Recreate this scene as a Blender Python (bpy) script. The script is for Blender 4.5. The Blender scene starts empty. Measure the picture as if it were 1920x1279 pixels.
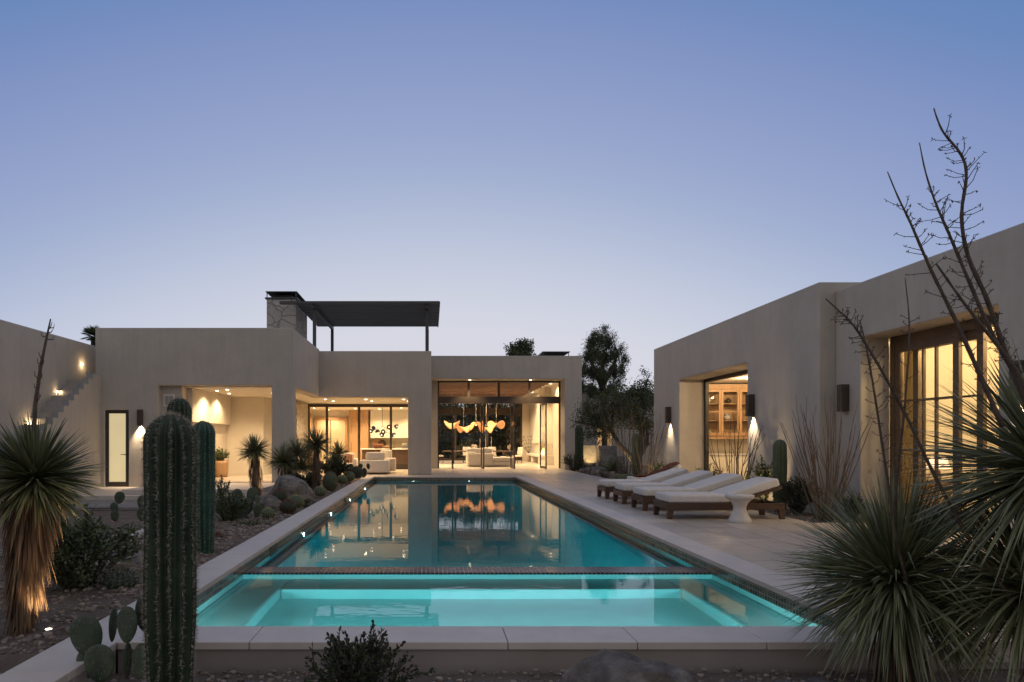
import bpy, bmesh, math, random
import numpy as np
from mathutils import Vector, Matrix, noise

rnd = random.Random(7)
PI = math.pi
C = bpy.context.scene.collection
SC = bpy.context.scene

# ------------------------------------------------------------------ camera
cam_d = bpy.data.cameras.new("camera")
cam_d.sensor_width = 36.0
cam_d.lens = 24.0
cam_d.shift_x = 0.0797
cam_d.shift_y = 0.0971
cam_d.clip_start = 0.05
cam_d.clip_end = 3000
cam = bpy.data.objects.new("camera", cam_d)
C.objects.link(cam)
cam.location = (0, 0, 1.4)
cam.rotation_euler = (PI / 2, 0, 0)
SC.camera = cam
SC.view_settings.view_transform = 'Standard'
SC.view_settings.look = 'None'
SC.view_settings.gamma = 1.0
SC.view_settings.exposure = 0.0
SC.cycles.use_denoising = True
SC.cycles.max_bounces = 8
SC.cycles.diffuse_bounces = 4
SC.cycles.glossy_bounces = 3
SC.cycles.transparent_max_bounces = 12
SC.cycles.transmission_bounces = 4
SC.cycles.sample_clamp_indirect = 4.0
SC.cycles.caustics_reflective = False
SC.cycles.caustics_refractive = False
SC.cycles.blur_glossy = 0.5


# ------------------------------------------------------------------ dusk sky
def build_sky():
    w = bpy.data.worlds.new("World")
    SC.world = w
    w.use_nodes = True
    nt = w.node_tree
    N, L = nt.nodes, nt.links
    N.clear()
    out = N.new("ShaderNodeOutputWorld")
    bg = N.new("ShaderNodeBackground")
    tc = N.new("ShaderNodeTexCoord")
    sep = N.new("ShaderNodeSeparateXYZ")
    L.new(tc.outputs["Generated"], sep.inputs[0])

    def m(op, a, b):
        n = N.new("ShaderNodeMath")
        n.operation = op
        for i, v in enumerate((a, b)):
            if isinstance(v, (int, float)):
                n.inputs[i].default_value = v
            else:
                L.new(v, n.inputs[i])
        return n.outputs[0]
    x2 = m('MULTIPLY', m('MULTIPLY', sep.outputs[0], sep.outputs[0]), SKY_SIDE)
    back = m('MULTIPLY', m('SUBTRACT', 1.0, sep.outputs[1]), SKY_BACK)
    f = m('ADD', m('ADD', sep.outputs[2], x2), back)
    def grad(stops):
        ramp = N.new("ShaderNodeValToRGB")
        cr = ramp.color_ramp
        cr.interpolation = 'B_SPLINE'
        cr.elements[0].position, cr.elements[0].color = stops[0][0], (*stops[0][1], 1)
        cr.elements[1].position, cr.elements[1].color = stops[-1][0], (*stops[-1][1], 1)
        for p, c in stops[1:-1]:
            e = cr.elements.new(p)
            e.color = (*c, 1)
        L.new(f, ramp.inputs[0])
        return ramp.outputs[0]
    # the sunset side in front, unseen back and side tones set to light the walls
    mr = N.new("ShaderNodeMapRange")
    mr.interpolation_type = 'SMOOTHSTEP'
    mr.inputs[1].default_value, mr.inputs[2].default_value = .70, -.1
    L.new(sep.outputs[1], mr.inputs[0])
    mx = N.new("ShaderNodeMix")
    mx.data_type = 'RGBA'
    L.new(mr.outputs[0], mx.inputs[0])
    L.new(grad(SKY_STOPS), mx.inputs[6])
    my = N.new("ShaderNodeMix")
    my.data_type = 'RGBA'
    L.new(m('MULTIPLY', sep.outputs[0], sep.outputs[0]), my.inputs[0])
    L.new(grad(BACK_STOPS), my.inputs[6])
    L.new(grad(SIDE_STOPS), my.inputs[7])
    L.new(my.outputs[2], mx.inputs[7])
    L.new(mx.outputs[2], bg.inputs[0])
    bg.inputs[1].default_value = SKY_STRENGTH
    L.new(bg.outputs[0], out.inputs[0])


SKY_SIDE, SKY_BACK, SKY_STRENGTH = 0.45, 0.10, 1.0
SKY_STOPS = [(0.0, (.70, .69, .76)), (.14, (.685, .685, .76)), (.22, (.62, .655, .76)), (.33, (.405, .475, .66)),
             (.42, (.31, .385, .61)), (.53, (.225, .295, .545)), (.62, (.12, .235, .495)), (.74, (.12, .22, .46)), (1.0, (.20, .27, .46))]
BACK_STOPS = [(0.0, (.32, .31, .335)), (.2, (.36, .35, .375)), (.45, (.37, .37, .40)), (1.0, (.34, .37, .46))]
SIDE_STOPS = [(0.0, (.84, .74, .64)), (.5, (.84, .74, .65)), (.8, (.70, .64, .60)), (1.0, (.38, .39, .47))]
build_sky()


# ------------------------------------------------------------------ helpers
def at(px, py, Y):
    """a point at depth Y seen at photograph position px, py"""
    return Vector(((px - 807) * Y / 1280, Y, 1.4 - (py - 826) * Y / 1280))


WL = {}


def wl(o):
    return WL.get(o.name, Vector((0, 0, 0))) if o is not None else Vector((0, 0, 0))


def tag(o, label=None, cat=None, group=None, kind=None):
    if label: o["label"] = label
    if cat: o["category"] = cat
    if group: o["group"] = group
    if kind: o["kind"] = kind
    return o


def thing(name, label, cat, loc=(0, 0, 0), group=None, rz=0):
    o = bpy.data.objects.new(name, None)
    C.objects.link(o)
    o.empty_display_size = .2
    o.location = loc
    o.rotation_euler = (0, 0, rz)
    WL[o.name] = Vector(loc)
    return tag(o, label, cat, group)


def mesh_obj(name, verts, faces, mat, parent=None, smooth=False, local=False, base=None, midx=None):
    off = Vector((0, 0, 0)) if local else wl(parent)
    if parent is None and base is not None:
        off = Vector(base)
    me = bpy.data.meshes.new(name)
    v = np.asarray([tuple(p) for p in verts] if not isinstance(verts, np.ndarray) else verts, dtype=float)
    v = v - np.array(off)
    me.from_pydata(v.tolist(), [], faces)
    mats = mat if isinstance(mat, (list, tuple)) else [mat]
    for mm in mats:
        me.materials.append(mm)
    if midx is not None:
        me.polygons.foreach_set("material_index", midx)
    if smooth:
        me.polygons.foreach_set("use_smooth", [True] * len(me.polygons))
    me.update()
    o = bpy.data.objects.new(name, me)
    C.objects.link(o)
    if parent is not None:
        o.parent = parent
    elif base is not None:
        o.location = base
    WL[o.name] = off if not local else Vector((0, 0, 0))
    return o


def copy_tree(o, parent=None):
    c = o.copy()
    C.objects.link(c)
    if parent is not None:
        c.parent = parent
    for ch in list(o.children):
        copy_tree(ch, c)
    return c


class MB:
    def __init__(s):
        s.v, s.f = [], []

    def quad(s, *pts):
        n = len(s.v)
        s.v += [tuple(p) for p in pts]
        s.f.append(tuple(range(n, n + len(pts))))
        return s

    def box(s, x0, x1, y0, y1, z0, z1):
        n = len(s.v)
        s.v += [(x0, y0, z0), (x1, y0, z0), (x1, y1, z0), (x0, y1, z0), (x0, y0, z1), (x1, y0, z1), (x1, y1, z1), (x0, y1, z1)]
        s.f += [tuple(n + i for i in q) for q in ((3, 2, 1, 0), (4, 5, 6, 7), (0, 1, 5, 4), (1, 2, 6, 5), (2, 3, 7, 6), (3, 0, 4, 7))]
        return s

    def hexa(s, bot, top):
        n = len(s.v)
        s.v += [tuple(p) for p in bot] + [tuple(p) for p in top]
        s.f += [tuple(n + i for i in q) for q in ((3, 2, 1, 0), (4, 5, 6, 7), (0, 1, 5, 4), (1, 2, 6, 5), (2, 3, 7, 6), (3, 0, 4, 7))]
        return s

    def rbox(s, x0, x1, y0, y1, z0, z1, r=.03, puff=0.0, seg=6):
        c = np.array([(x0 + x1) / 2, (y0 + y1) / 2, (z0 + z1) / 2])
        h = np.array([(x1 - x0) / 2, (y1 - y0) / 2, (z1 - z0) / 2])
        r = min(r, *(h * .98))

        def axis(hh):
            a = [-hh, -hh + r * .25, -hh + r * .6, -hh + r]
            inner = list(np.linspace(-hh + r, hh - r, seg + 1))[1:-1]
            return a + inner + [-q for q in a[::-1]]
        ax = [axis(q) for q in h]
        for d in range(3):
            u, w = (d + 1) % 3, (d + 2) % 3
            for sg in (-1, 1):
                n = len(s.v)
                nu, nw = len(ax[u]), len(ax[w])
                for a in ax[u]:
                    for b in ax[w]:
                        p = np.zeros(3)
                        p[d], p[u], p[w] = sg * h[d], a, b
                        inn = np.clip(p, -(h - r), h - r)
                        dd = p - inn
                        L = np.linalg.norm(dd)
                        p = inn + dd / max(L, 1e-9) * r
                        if puff:
                            k = (1 - (p[0] / h[0]) ** 2) * (1 - (p[1] / h[1]) ** 2)
                            p[2] += puff * max(k, 0) ** .6 * (1 if p[2] > 0 else -.3)
                        s.v.append(tuple(c + p))
                for i in range(nu - 1):
                    for j in range(nw - 1):
                        q = (n + i * nw + j, n + (i + 1) * nw + j, n + (i + 1) * nw + j + 1, n + i * nw + j + 1)
                        s.f.append(q if sg > 0 else q[::-1])
        return s

    def tube(s, pts, radii, n=6, cap=True):
        pts = [Vector(p) for p in pts]
        if isinstance(radii, (int, float)):
            radii = [radii] * len(pts)
        b = len(s.v)
        ref = Vector((0.31, .17, .93)).normalized()
        for i, p in enumerate(pts):
            d = (pts[min(i + 1, len(pts) - 1)] - pts[max(i - 1, 0)])
            d = d.normalized() if d.length > 1e-9 else Vector((0, 0, 1))
            a = d.cross(ref)
            if a.length < .05:
                a = d.cross(Vector((1, 0, 0)))
            a.normalize()
            c = d.cross(a)
            for k in range(n):
                t = 2 * PI * k / n
                q = p + (a * math.cos(t) + c * math.sin(t)) * radii[i]
                s.v.append(tuple(q))
        for i in range(len(pts) - 1):
            for k in range(n):
                k2 = (k + 1) % n
                s.f.append((b + i * n + k, b + i * n + k2, b + (i + 1) * n + k2, b + (i + 1) * n + k))
        if cap:
            s.f.append(tuple(b + k for k in range(n))[::-1])
            e = b + (len(pts) - 1) * n
            s.f.append(tuple(e + k for k in range(n)))
        return s

    def lathe(s, prof, c=(0, 0, 0), n=24, wob=None):
        b = len(s.v)
        for (r, z) in prof:
            for k in range(n):
                t = 2 * PI * k / n
                rr = r * (wob(t) if wob else 1)
                s.v.append((c[0] + rr * math.cos(t), c[1] + rr * math.sin(t), c[2] + z))
        for i in range(len(prof) - 1):
            for k in range(n):
                k2 = (k + 1) % n
                s.f.append((b + i * n + k, b + i * n + k2, b + (i + 1) * n + k2, b + (i + 1) * n + k))
        s.f.append(tuple(b + k for k in range(n))[::-1])
        e = b + (len(prof) - 1) * n
        s.f.append(tuple(e + k for k in range(n)))
        return s

    def build(s, name, mat, parent=None, smooth=False, local=False, base=None):
        return mesh_obj(name, s.v, s.f, mat, parent, smooth, local, base)


def bevel(o, w=.02, seg=2):
    b = o.modifiers.new("bevel", 'BEVEL')
    b.width = w
    b.segments = seg
    b.limit_method = 'ANGLE'
    b.angle_limit = math.radians(40)
    return o


def wall(axis, t0, t1, u0, u1, z0, z1, holes, mat, parent, name="wall", bev=.03):
    """a wall slab with rectangular openings (ua, ub, za, zb); axis is the direction it faces along"""
    us = sorted({u0, u1, *[h[0] for h in holes], *[h[1] for h in holes]})
    zs = sorted({z0, z1, *[h[2] for h in holes], *[h[3] for h in holes]})
    us = [u for u in us if u0 <= u <= u1]
    zs = [z for z in zs if z0 <= z <= z1]
    nu, nz = len(us) - 1, len(zs) - 1

    def solid(i, j):
        if i < 0 or j < 0 or i >= nu or j >= nz:
            return False
        cu, cz = (us[i] + us[i + 1]) / 2, (zs[j] + zs[j + 1]) / 2
        return not any(h[0] < cu < h[1] and h[2] < cz < h[3] for h in holes)
    V, F, D = [], [], {}

    def vid(i, j, t):
        k = (i, j, t)
        if k not in D:
            D[k] = len(V)
            tt = t1 if t else t0
            V.append((us[i], tt, zs[j]) if axis == 'y' else (tt, us[i], zs[j]))
        return D[k]
    for i in range(nu):
        for j in range(nz):
            if not solid(i, j):
                continue
            F.append((vid(i, j, 0), vid(i + 1, j, 0), vid(i + 1, j + 1, 0), vid(i, j + 1, 0)))
            F.append((vid(i, j, 1), vid(i, j + 1, 1), vid(i + 1, j + 1, 1), vid(i + 1, j, 1)))
            if not solid(i - 1, j): F.append((vid(i, j, 0), vid(i, j + 1, 0), vid(i, j + 1, 1), vid(i, j, 1)))
            if not solid(i + 1, j): F.append((vid(i + 1, j, 0), vid(i + 1, j, 1), vid(i + 1, j + 1, 1), vid(i + 1, j + 1, 0)))
            if not solid(i, j - 1): F.append((vid(i, j, 0), vid(i, j, 1), vid(i + 1, j, 1), vid(i + 1, j, 0)))
            if not solid(i, j + 1): F.append((vid(i, j + 1, 0), vid(i + 1, j + 1, 0), vid(i + 1, j + 1, 1), vid(i, j + 1, 1)))
    if axis == 'x':
        F = [f[::-1] for f in F]
    o = mesh_obj(name, V, F, mat, parent)
    if bev:
        bevel(o, bev, 3)
    return o


def light(kind, name, loc, energy, color, parent=None, rot=None, target=None, size=.1, cone=120, blend=.8):
    d = bpy.data.lights.new(name, kind)
    d.energy = energy
    d.color = color
    if kind == 'AREA':
        d.shape = 'DISK'
        d.size = size
    else:
        d.shadow_soft_size = size
    if kind == 'SPOT':
        d.spot_size = math.radians(cone)
        d.spot_blend = blend
    o = bpy.data.objects.new(name, d)
    C.objects.link(o)
    o.location = Vector(loc) - wl(parent)
    if target is not None:
        o.rotation_euler = (Vector(target) - Vector(loc)).to_track_quat('-Z', 'Y').to_euler()
    elif rot is not None:
        o.rotation_euler = rot
    if parent is not None:
        o.parent = parent
    return o


# ------------------------------------------------------------------ materials
def mat_nodes(name):
    m = bpy.data.materials.new(name)
    m.use_nodes = True
    nt = m.node_tree
    return m, nt.nodes, nt.links, nt.nodes["Principled BSDF"], nt.nodes["Material Output"]


def nz(N, L, vec, scale, detail=4, rough=.55):
    n = N.new("ShaderNodeTexNoise")
    n.inputs["Scale"].default_value = scale
    n.inputs["Detail"].default_value = detail
    n.inputs["Roughness"].default_value = rough
    L.new(vec, n.inputs["Vector"])
    return n.outputs["Fac"]


def ramp2(N, L, fac, c0, c1, p0=.3, p1=.7):
    r = N.new("ShaderNodeValToRGB")
    r.color_ramp.elements[0].position, r.color_ramp.elements[0].color = p0, (*c0, 1)
    r.color_ramp.elements[1].position, r.color_ramp.elements[1].color = p1, (*c1, 1)
    L.new(fac, r.inputs[0])
    return r.outputs[0]


def surf(name, c0, c1=None, scale=3, rough=.6, bump=0, bscale=80, metal=0, spec=.5, stretch=None, bdist=.01, island=False, trans=0, coat=0, rvar=0, streak=0):
    m, N, L, B, O = mat_nodes(name)
    tc = N.new("ShaderNodeTexCoord")
    vec = tc.outputs["Object"]
    if stretch:
        mp = N.new("ShaderNodeMapping")
        mp.inputs["Scale"].default_value = stretch
        L.new(vec, mp.inputs[0])
        vec = mp.outputs[0]
    c1 = c1 or tuple(min(1, q * 1.15) for q in c0)
    fac = nz(N, L, vec, scale)
    if island:
        g = N.new("ShaderNodeNewGeometry")
        mm = N.new("ShaderNodeMath"); mm.operation = 'MULTIPLY_ADD'
        L.new(g.outputs["Random Per Island"], mm.inputs[0])
        mm.inputs[1].default_value = .8
        m2 = N.new("ShaderNodeMath"); m2.operation = 'MULTIPLY'
        L.new(fac, m2.inputs[0]); m2.inputs[1].default_value = .3
        L.new(m2.outputs[0], mm.inputs[2])
        fac = mm.outputs[0]
        col = ramp2(N, L, fac, c0, c1, .1, .95)
    else:
        col = ramp2(N, L, fac, c0, c1)
    if streak:
        mp = N.new("ShaderNodeMapping"); mp.inputs["Scale"].default_value = (2.6, 2.6, .22)
        L.new(tc.outputs["Object"], mp.inputs[0])
        sv = ramp2(N, L, nz(N, L, mp.outputs[0], 2.0, 6, .6), (1 - streak,) * 3, (1, 1, 1), .3, .6)
        tv = ramp2(N, L, nz(N, L, tc.outputs["Object"], 7, 5, .6), (1 - streak * .7,) * 3, (1, 1, 1), .3, .65)
        for v in (sv, tv):
            mu = N.new("ShaderNodeMix"); mu.data_type = 'RGBA'; mu.blend_type = 'MULTIPLY'; mu.inputs[0].default_value = 1
            L.new(col, mu.inputs[6]); L.new(v, mu.inputs[7]); col = mu.outputs[2]
    L.new(col, B.inputs["Base Color"])
    B.inputs["Roughness"].default_value = rough
    B.inputs["Metallic"].default_value = metal
    B.inputs["Specular IOR Level"].default_value = spec
    if coat: B.inputs["Coat Weight"].default_value = coat
    if rvar:
        mr = N.new("ShaderNodeMapRange")
        mr.inputs[3].default_value, mr.inputs[4].default_value = rough - rvar, rough + rvar
        L.new(nz(N, L, vec, scale * 2.3), mr.inputs[0])
        L.new(mr.outputs[0], B.inputs["Roughness"])
    if bump:
        b = N.new("ShaderNodeBump")
        b.inputs["Strength"].default_value = bump
        b.inputs["Distance"].default_value = bdist
        L.new(nz(N, L, vec, bscale, 6, .65), b.inputs["Height"])
        L.new(b.outputs[0], B.inputs["Normal"])
    if trans:
        t = N.new("ShaderNodeBsdfTranslucent")
        L.new(col, t.inputs[0])
        mx = N.new("ShaderNodeMixShader")
        mx.inputs[0].default_value = trans
        L.new(B.outputs[0], mx.inputs[1])
        L.new(t.outputs[0], mx.inputs[2])
        L.new(mx.outputs[0], O.inputs[0])
    return m


def emit(name, col, strength, var=0, vscale=3):
    m, N, L, B, O = mat_nodes(name)
    B.inputs["Base Color"].default_value = (*[min(1, c) * .6 for c in col], 1)
    B.inputs["Emission Color"].default_value = (*col, 1)
    B.inputs["Emission Strength"].default_value = strength
    B.inputs["Roughness"].default_value = .4
    if var:
        tc = N.new("ShaderNodeTexCoord")
        c = ramp2(N, L, nz(N, L, tc.outputs["Object"], vscale), tuple(q * (1 - var) for q in col), col)
        L.new(c, B.inputs["Emission Color"])
    return m


def glass(name, tint=(.95, .97, .96), ior=1.45, rough=0.0):
    m, N, L, B, O = mat_nodes(name)
    N.remove(B)
    t = N.new("ShaderNodeBsdfTransparent"); t.inputs[0].default_value = (*tint, 1)
    g = N.new("ShaderNodeBsdfGlossy"); g.inputs["Roughness"].default_value = rough
    fr = N.new("ShaderNodeFresnel")
    ge = N.new("ShaderNodeNewGeometry")          # the same reflectance from either side of the sheet
    mr = N.new("ShaderNodeMapRange"); mr.inputs[3].default_value = ior; mr.inputs[4].default_value = 1 / ior
    L.new(ge.outputs["Backfacing"], mr.inputs[0]); L.new(mr.outputs[0], fr.inputs[0])
    mx = N.new("ShaderNodeMixShader")
    L.new(fr.outputs[0], mx.inputs[0]); L.new(t.outputs[0], mx.inputs[1]); L.new(g.outputs[0], mx.inputs[2])
    L.new(mx.outputs[0], O.inputs[0])
    return m


def brick_mat(name, c0, c1, mortar, bw, bh, ms, rough=.4, plane='xy', offset=.5, bump=.4, rvar=0, spec=.5, squash=1, detail=1.0, fine=9):
    """rectangular stones or tiles; plane picks which object axes carry the pattern ('w' = both horizontal axes summed, for walls)"""
    m, N, L, B, O = mat_nodes(name)
    tc = N.new("ShaderNodeTexCoord")
    sp = N.new("ShaderNodeSeparateXYZ"); L.new(tc.outputs["Object"], sp.inputs[0])
    cb = N.new("ShaderNodeCombineXYZ")
    if plane == 'xy':
        L.new(sp.outputs[0], cb.inputs[0]); L.new(sp.outputs[1], cb.inputs[1])
    elif plane == 'yx':
        L.new(sp.outputs[1], cb.inputs[0]); L.new(sp.outputs[0], cb.inputs[1])
    else:
        a = N.new("ShaderNodeMath"); a.operation = 'ADD'
        L.new(sp.outputs[0], a.inputs[0]); L.new(sp.outputs[1], a.inputs[1])
        L.new(a.outputs[0], cb.inputs[0]); L.new(sp.outputs[2], cb.inputs[1])
    br = N.new("ShaderNodeTexBrick")
    br.offset = offset
    br.inputs["Scale"].default_value = 1
    br.inputs["Brick Width"].default_value = bw
    br.inputs["Row Height"].default_value = bh
    br.inputs["Mortar Size"].default_value = ms
    br.inputs["Mortar Smooth"].default_value = .1
    br.inputs["Color1"].default_value = (*c0, 1)
    br.inputs["Color2"].default_value = (*c1, 1)
    br.inputs["Mortar"].default_value = (*mortar, 1)
    L.new(cb.outputs[0], br.inputs["Vector"])
    mix = N.new("ShaderNodeMix"); mix.data_type = 'RGBA'; mix.blend_type = 'MULTIPLY'
    mix.inputs[0].default_value = 1
    L.new(br.outputs["Color"], mix.inputs[6])
    v = ramp2(N, L, nz(N, L, tc.outputs["Object"], fine, 6), (1 - .3 * detail,) * 3, (1, 1, 1), .25, .75)
    L.new(v, mix.inputs[7])
    L.new(mix.outputs[2], B.inputs["Base Color"])
    B.inputs["Roughness"].default_value = rough
    B.inputs["Specular IOR Level"].default_value = spec
    if rvar:
        mr = N.new("ShaderNodeMapRange")
        mr.inputs[3].default_value, mr.inputs[4].default_value = rough - rvar, rough + rvar
        L.new(nz(N, L, tc.outputs["Object"], 2.2), mr.inputs[0])
        L.new(mr.outputs[0], B.inputs["Roughness"])
    if bump:
        b = N.new("ShaderNodeBump"); b.inputs["Strength"].default_value = bump; b.inputs["Distance"].default_value = .004
        b.invert = True
        L.new(br.outputs["Fac"], b.inputs["Height"])
        b2 = N.new("ShaderNodeBump"); b2.inputs["Strength"].default_value = .15; b2.inputs["Distance"].default_value = .004
        L.new(nz(N, L, tc.outputs["Object"], 40, 5), b2.inputs["Height"])
        L.new(b.outputs[0], b2.inputs["Normal"])
        L.new(b2.outputs[0], B.inputs["Normal"])
    return m


def stone_mat(name, c0, c1, crack, scale, stretch=(1, 1, 1), bump=.6, width=.04):
    """irregular stones: Voronoi cells with joints"""
    m, N, L, B, O = mat_nodes(name)
    tc = N.new("ShaderNodeTexCoord")
    mp = N.new("ShaderNodeMapping"); mp.inputs["Scale"].default_value = stretch
    L.new(tc.outputs["Object"], mp.inputs[0])
    nn = N.new("ShaderNodeTexNoise"); nn.inputs["Scale"].default_value = 2.5
    L.new(mp.outputs[0], nn.inputs["Vector"])
    ad = N.new("ShaderNodeMix"); ad.data_type = 'RGBA'; ad.blend_type = 'LINEAR_LIGHT'; ad.inputs[0].default_value = .12
    L.new(mp.outputs[0], ad.inputs[6]); L.new(nn.outputs["Color"], ad.inputs[7])
    vo = N.new("ShaderNodeTexVoronoi"); vo.inputs["Scale"].default_value = scale
    ve = N.new("ShaderNodeTexVoronoi"); ve.feature = 'DISTANCE_TO_EDGE'; ve.inputs["Scale"].default_value = scale
    L.new(ad.outputs[2], vo.inputs["Vector"]); L.new(ad.outputs[2], ve.inputs["Vector"])
    sp = N.new("ShaderNodeSeparateColor"); L.new(vo.outputs["Color"], sp.inputs[0])
    col = ramp2(N, L, sp.outputs[0], c0, c1, 0, 1)
    v = ramp2(N, L, nz(N, L, tc.outputs["Object"], 12, 6), (.7, .7, .7), (1, 1, 1), .25, .75)
    mu = N.new("ShaderNodeMix"); mu.data_type = 'RGBA'; mu.blend_type = 'MULTIPLY'; mu.inputs[0].default_value = 1
    L.new(col, mu.inputs[6]); L.new(v, mu.inputs[7])
    er = ramp2(N, L, ve.outputs[0], (0, 0, 0), (1, 1, 1), width * .3, width)
    mx = N.new("ShaderNodeMix"); mx.data_type = 'RGBA'
    L.new(er, mx.inputs[0]); mx.inputs[6].default_value = (*crack, 1); L.new(mu.outputs[2], mx.inputs[7])
    L.new(mx.outputs[2], B.inputs["Base Color"])
    B.inputs["Roughness"].default_value = .8
    b = N.new("ShaderNodeBump"); b.inputs["Strength"].default_value = bump; b.inputs["Distance"].default_value = .03
    L.new(er, b.inputs["Height"])
    b2 = N.new("ShaderNodeBump"); b2.inputs["Strength"].default_value = .4; b2.inputs["Distance"].default_value = .02
    L.new(nz(N, L, tc.outputs["Object"], 25, 6), b2.inputs["Height"])
    L.new(b.outputs[0], b2.inputs["Normal"])
    L.new(b2.outputs[0], B.inputs["Normal"])
    return m


WARM = (1.0, .70, .38)
WARM2 = (1.0, .64, .32)
stucco = surf("stucco", (.435, .398, .352), (.49, .45, .40), 1.1, .85, .3, 70, spec=.2, bdist=.008, streak=.07)
plaster_in = surf("interior plaster", (.66, .60, .50), (.70, .64, .54), 1.5, .8, .1, 60, spec=.2)
ceil_white = surf("white ceiling", (.70, .65, .56), (.73, .68, .59), 1, .8, spec=.2)
deck_m = brick_mat("travertine deck", (.68, .575, .475), (.53, .45, .375), (.20, .165, .135), 1.22, .61, .009, .34, 'yx', bump=.5, rvar=.13, detail=.9)
floor_m = brick_mat("interior stone floor", (.55, .50, .43), (.52, .47, .40), (.42, .38, .33), 1.2, .8, .004, .35, 'xy', bump=.2, detail=.4)
coping_m = surf("limestone coping", (.56, .48, .42), (.63, .55, .485), 4, .55, .25, 45, bdist=.006, rvar=.1)
mosaic_m = brick_mat("glass mosaic tile", (.17, .17, .11), (.04, .058, .045), (.38, .36, .29), .052, .052, .005, .18, 'w', 0, .6, detail=1.2, fine=30)
mosaic_top = brick_mat("divider mosaic", (.12, .095, .105), (.075, .07, .085), (.27, .25, .25), .05, .05, .006, .15, 'xy', 0, .6, detail=1.0, fine=30)
pool_plaster = surf("pool plaster", (.03, .38, .44), (.05, .43, .49), 2, .7, .1, 30)
spa_plaster = surf("spa plaster", (.47, .66, .67), (.55, .73, .73), 2, .7, .1, 30)
bronze = surf("bronze metal", (.050, .038, .030), (.062, .048, .038), 8, .45, spec=.4)
dark_metal = surf("dark steel", (.060, .058, .058), (.072, .07, .07), 8, .5, spec=.4)
black_m = surf("black metal", (.012, .011, .010), (.018, .016, .015), 8, .45)
pane_m = glass("window glass")
wood_m = surf("oak wood", (.36, .21, .10), (.46, .28, .145), 4, .5, .1, 50, stretch=(6, 6, .6))
wood_dark = surf("teak frame", (.05, .024, .015), (.08, .042, .025), 5, .5, .15, 60, stretch=(1, 9, 9))
beam_m = surf("ceiling planks", (.17, .095, .052), (.28, .17, .10), 5, .6, .2, 40, stretch=(.5, 8, 8))
fabric_m = surf("white outdoor fabric", (.58, .55, .525), (.66, .63, .61), 9, .9, .55, 6, spec=.15, bdist=.035)
sofa_m = surf("cream upholstery", (.62, .56, .49), (.68, .62, .55), 14, .9, .25, 300, spec=.15, bdist=.003)
throw_m = surf("brown throw", (.12, .05, .035), (.20, .09, .06), 12, .95, .5, 150, spec=.1)
cement_m = surf("white cement", (.52, .49, .46), (.62, .59, .56), 9, .8, .3, 60)
ledge_stone = stone_mat("stacked ledge stone", (.50, .44, .36), (.66, .60, .51), (.24, .20, .16), 4.5, (1, 2.4, .9), .8, .06)
chim_stone = stone_mat("flagstone cladding", (.40, .36, .33), (.50, .46, .42), (.24, .21, .19), 2.0, (1, 1, 1.1), .8, .045)
wall_stone = stone_mat("garden wall stone", (.20, .18, .165), (.30, .27, .24), (.10, .09, .08), 1.6, (1, 1, 1.6), .8, .03)
boulder_m = surf("granite boulder", (.12, .10, .086), (.42, .365, .32), 6, .85, 1.0, 14, bdist=.12, streak=.35)
rock_m = surf("desert rock", (.11, .08, .063), (.34, .265, .215), 3, .9, .6, 25, island=True)
soil_m = surf("decomposed granite", (.12, .085, .062), (.20, .15, .115), 2, .95, 1.0, 55, bdist=.03)
path_m = stone_mat("flagstone path", (.24, .22, .21), (.30, .28, .265), (.13, .12, .11), .9, (1, 1.4, 1), .6, .02)
cactus_m = surf("cactus skin", (.016, .036, .017), (.042, .068, .032), 7, .55, .4, 30, streak=.3)
cactus_blue = surf("blue green cactus skin", (.02, .065, .042), (.042, .108, .072), 7, .55, .35, 30, streak=.25)
cactus_far = surf("garden cactus skin", (.050, .075, .035), (.085, .11, .055), 4, .55, .15, 40)
spine_m = surf("cactus spine", (.26, .22, .17), (.48, .42, .33), 10, .6, island=True)
spine_gold = surf("golden spine", (.42, .36, .16), (.55, .48, .25), 10, .6, island=True)
spine_red = surf("red spine", (.16, .065, .045), (.28, .12, .08), 10, .6, island=True)
pad_m = surf("prickly pear skin", (.035, .058, .034), (.095, .125, .075), 11, .55, .35, 30, streak=.3)
yucca_m = surf("yucca leaf", (.06, .07, .034), (.235, .245, .125), 6, .42, island=True, trans=.12)
yucca_dark = surf("dark yucca leaf", (.075, .085, .042), (.30, .31, .165), 6, .40, island=True, trans=.1)
thatch_m = surf("dead leaf thatch", (.10, .058, .034), (.28, .18, .105), 6, .85, island=True, trans=.15)
stalk_m = surf("dry stalk", (.07, .045, .032), (.13, .09, .065), 20, .75, .4, 80)
leaf_m = surf("olive shrub leaf", (.045, .062, .025), (.14, .175, .07), 6, .45, island=True, trans=.2)
leaf_dark = surf("dark shrub leaf", (.022, .030, .012), (.060, .072, .030), 6, .5, island=True, trans=.15)
leaf_tree = surf("desert tree leaf", (.035, .044, .02), (.12, .14, .065), 6, .6, island=True, trans=.2)
leaf_pale = surf("pale shrub leaf", (.11, .12, .04), (.24, .24, .09), 6, .55, island=True, trans=.2)  # paler, yellower green than the other shrub leaves
bark_m = surf("tree bark", (.05, .038, .03), (.10, .08, .062), 8, .9, .8, 40, bdist=.02)
wand_m = surf("ocotillo wand", (.09, .065, .047), (.19, .14, .10), 14, .85, .6, 60)
clay_m = surf("clay pot", (.40, .33, .25), (.52, .44, .35), 5, .75, .2, 40)
lamp_m = emit("lamp lens", (1, .86, .62), 14)
lamp_soft = emit("small lamp lens", (1, .82, .55), 7)
pool_lamp = emit("pool lamp lens", (.75, 1, .98), 8)
# ================================================================== ground, deck, pool
PX0, PX1 = -2.18, 3.29          # pool opening
PY0, PY1 = 5.15, 26.5
DIV0, DIV1 = 8.02, 8.38         # wall between spa and pool
WZ = -.17                       # water level


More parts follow.
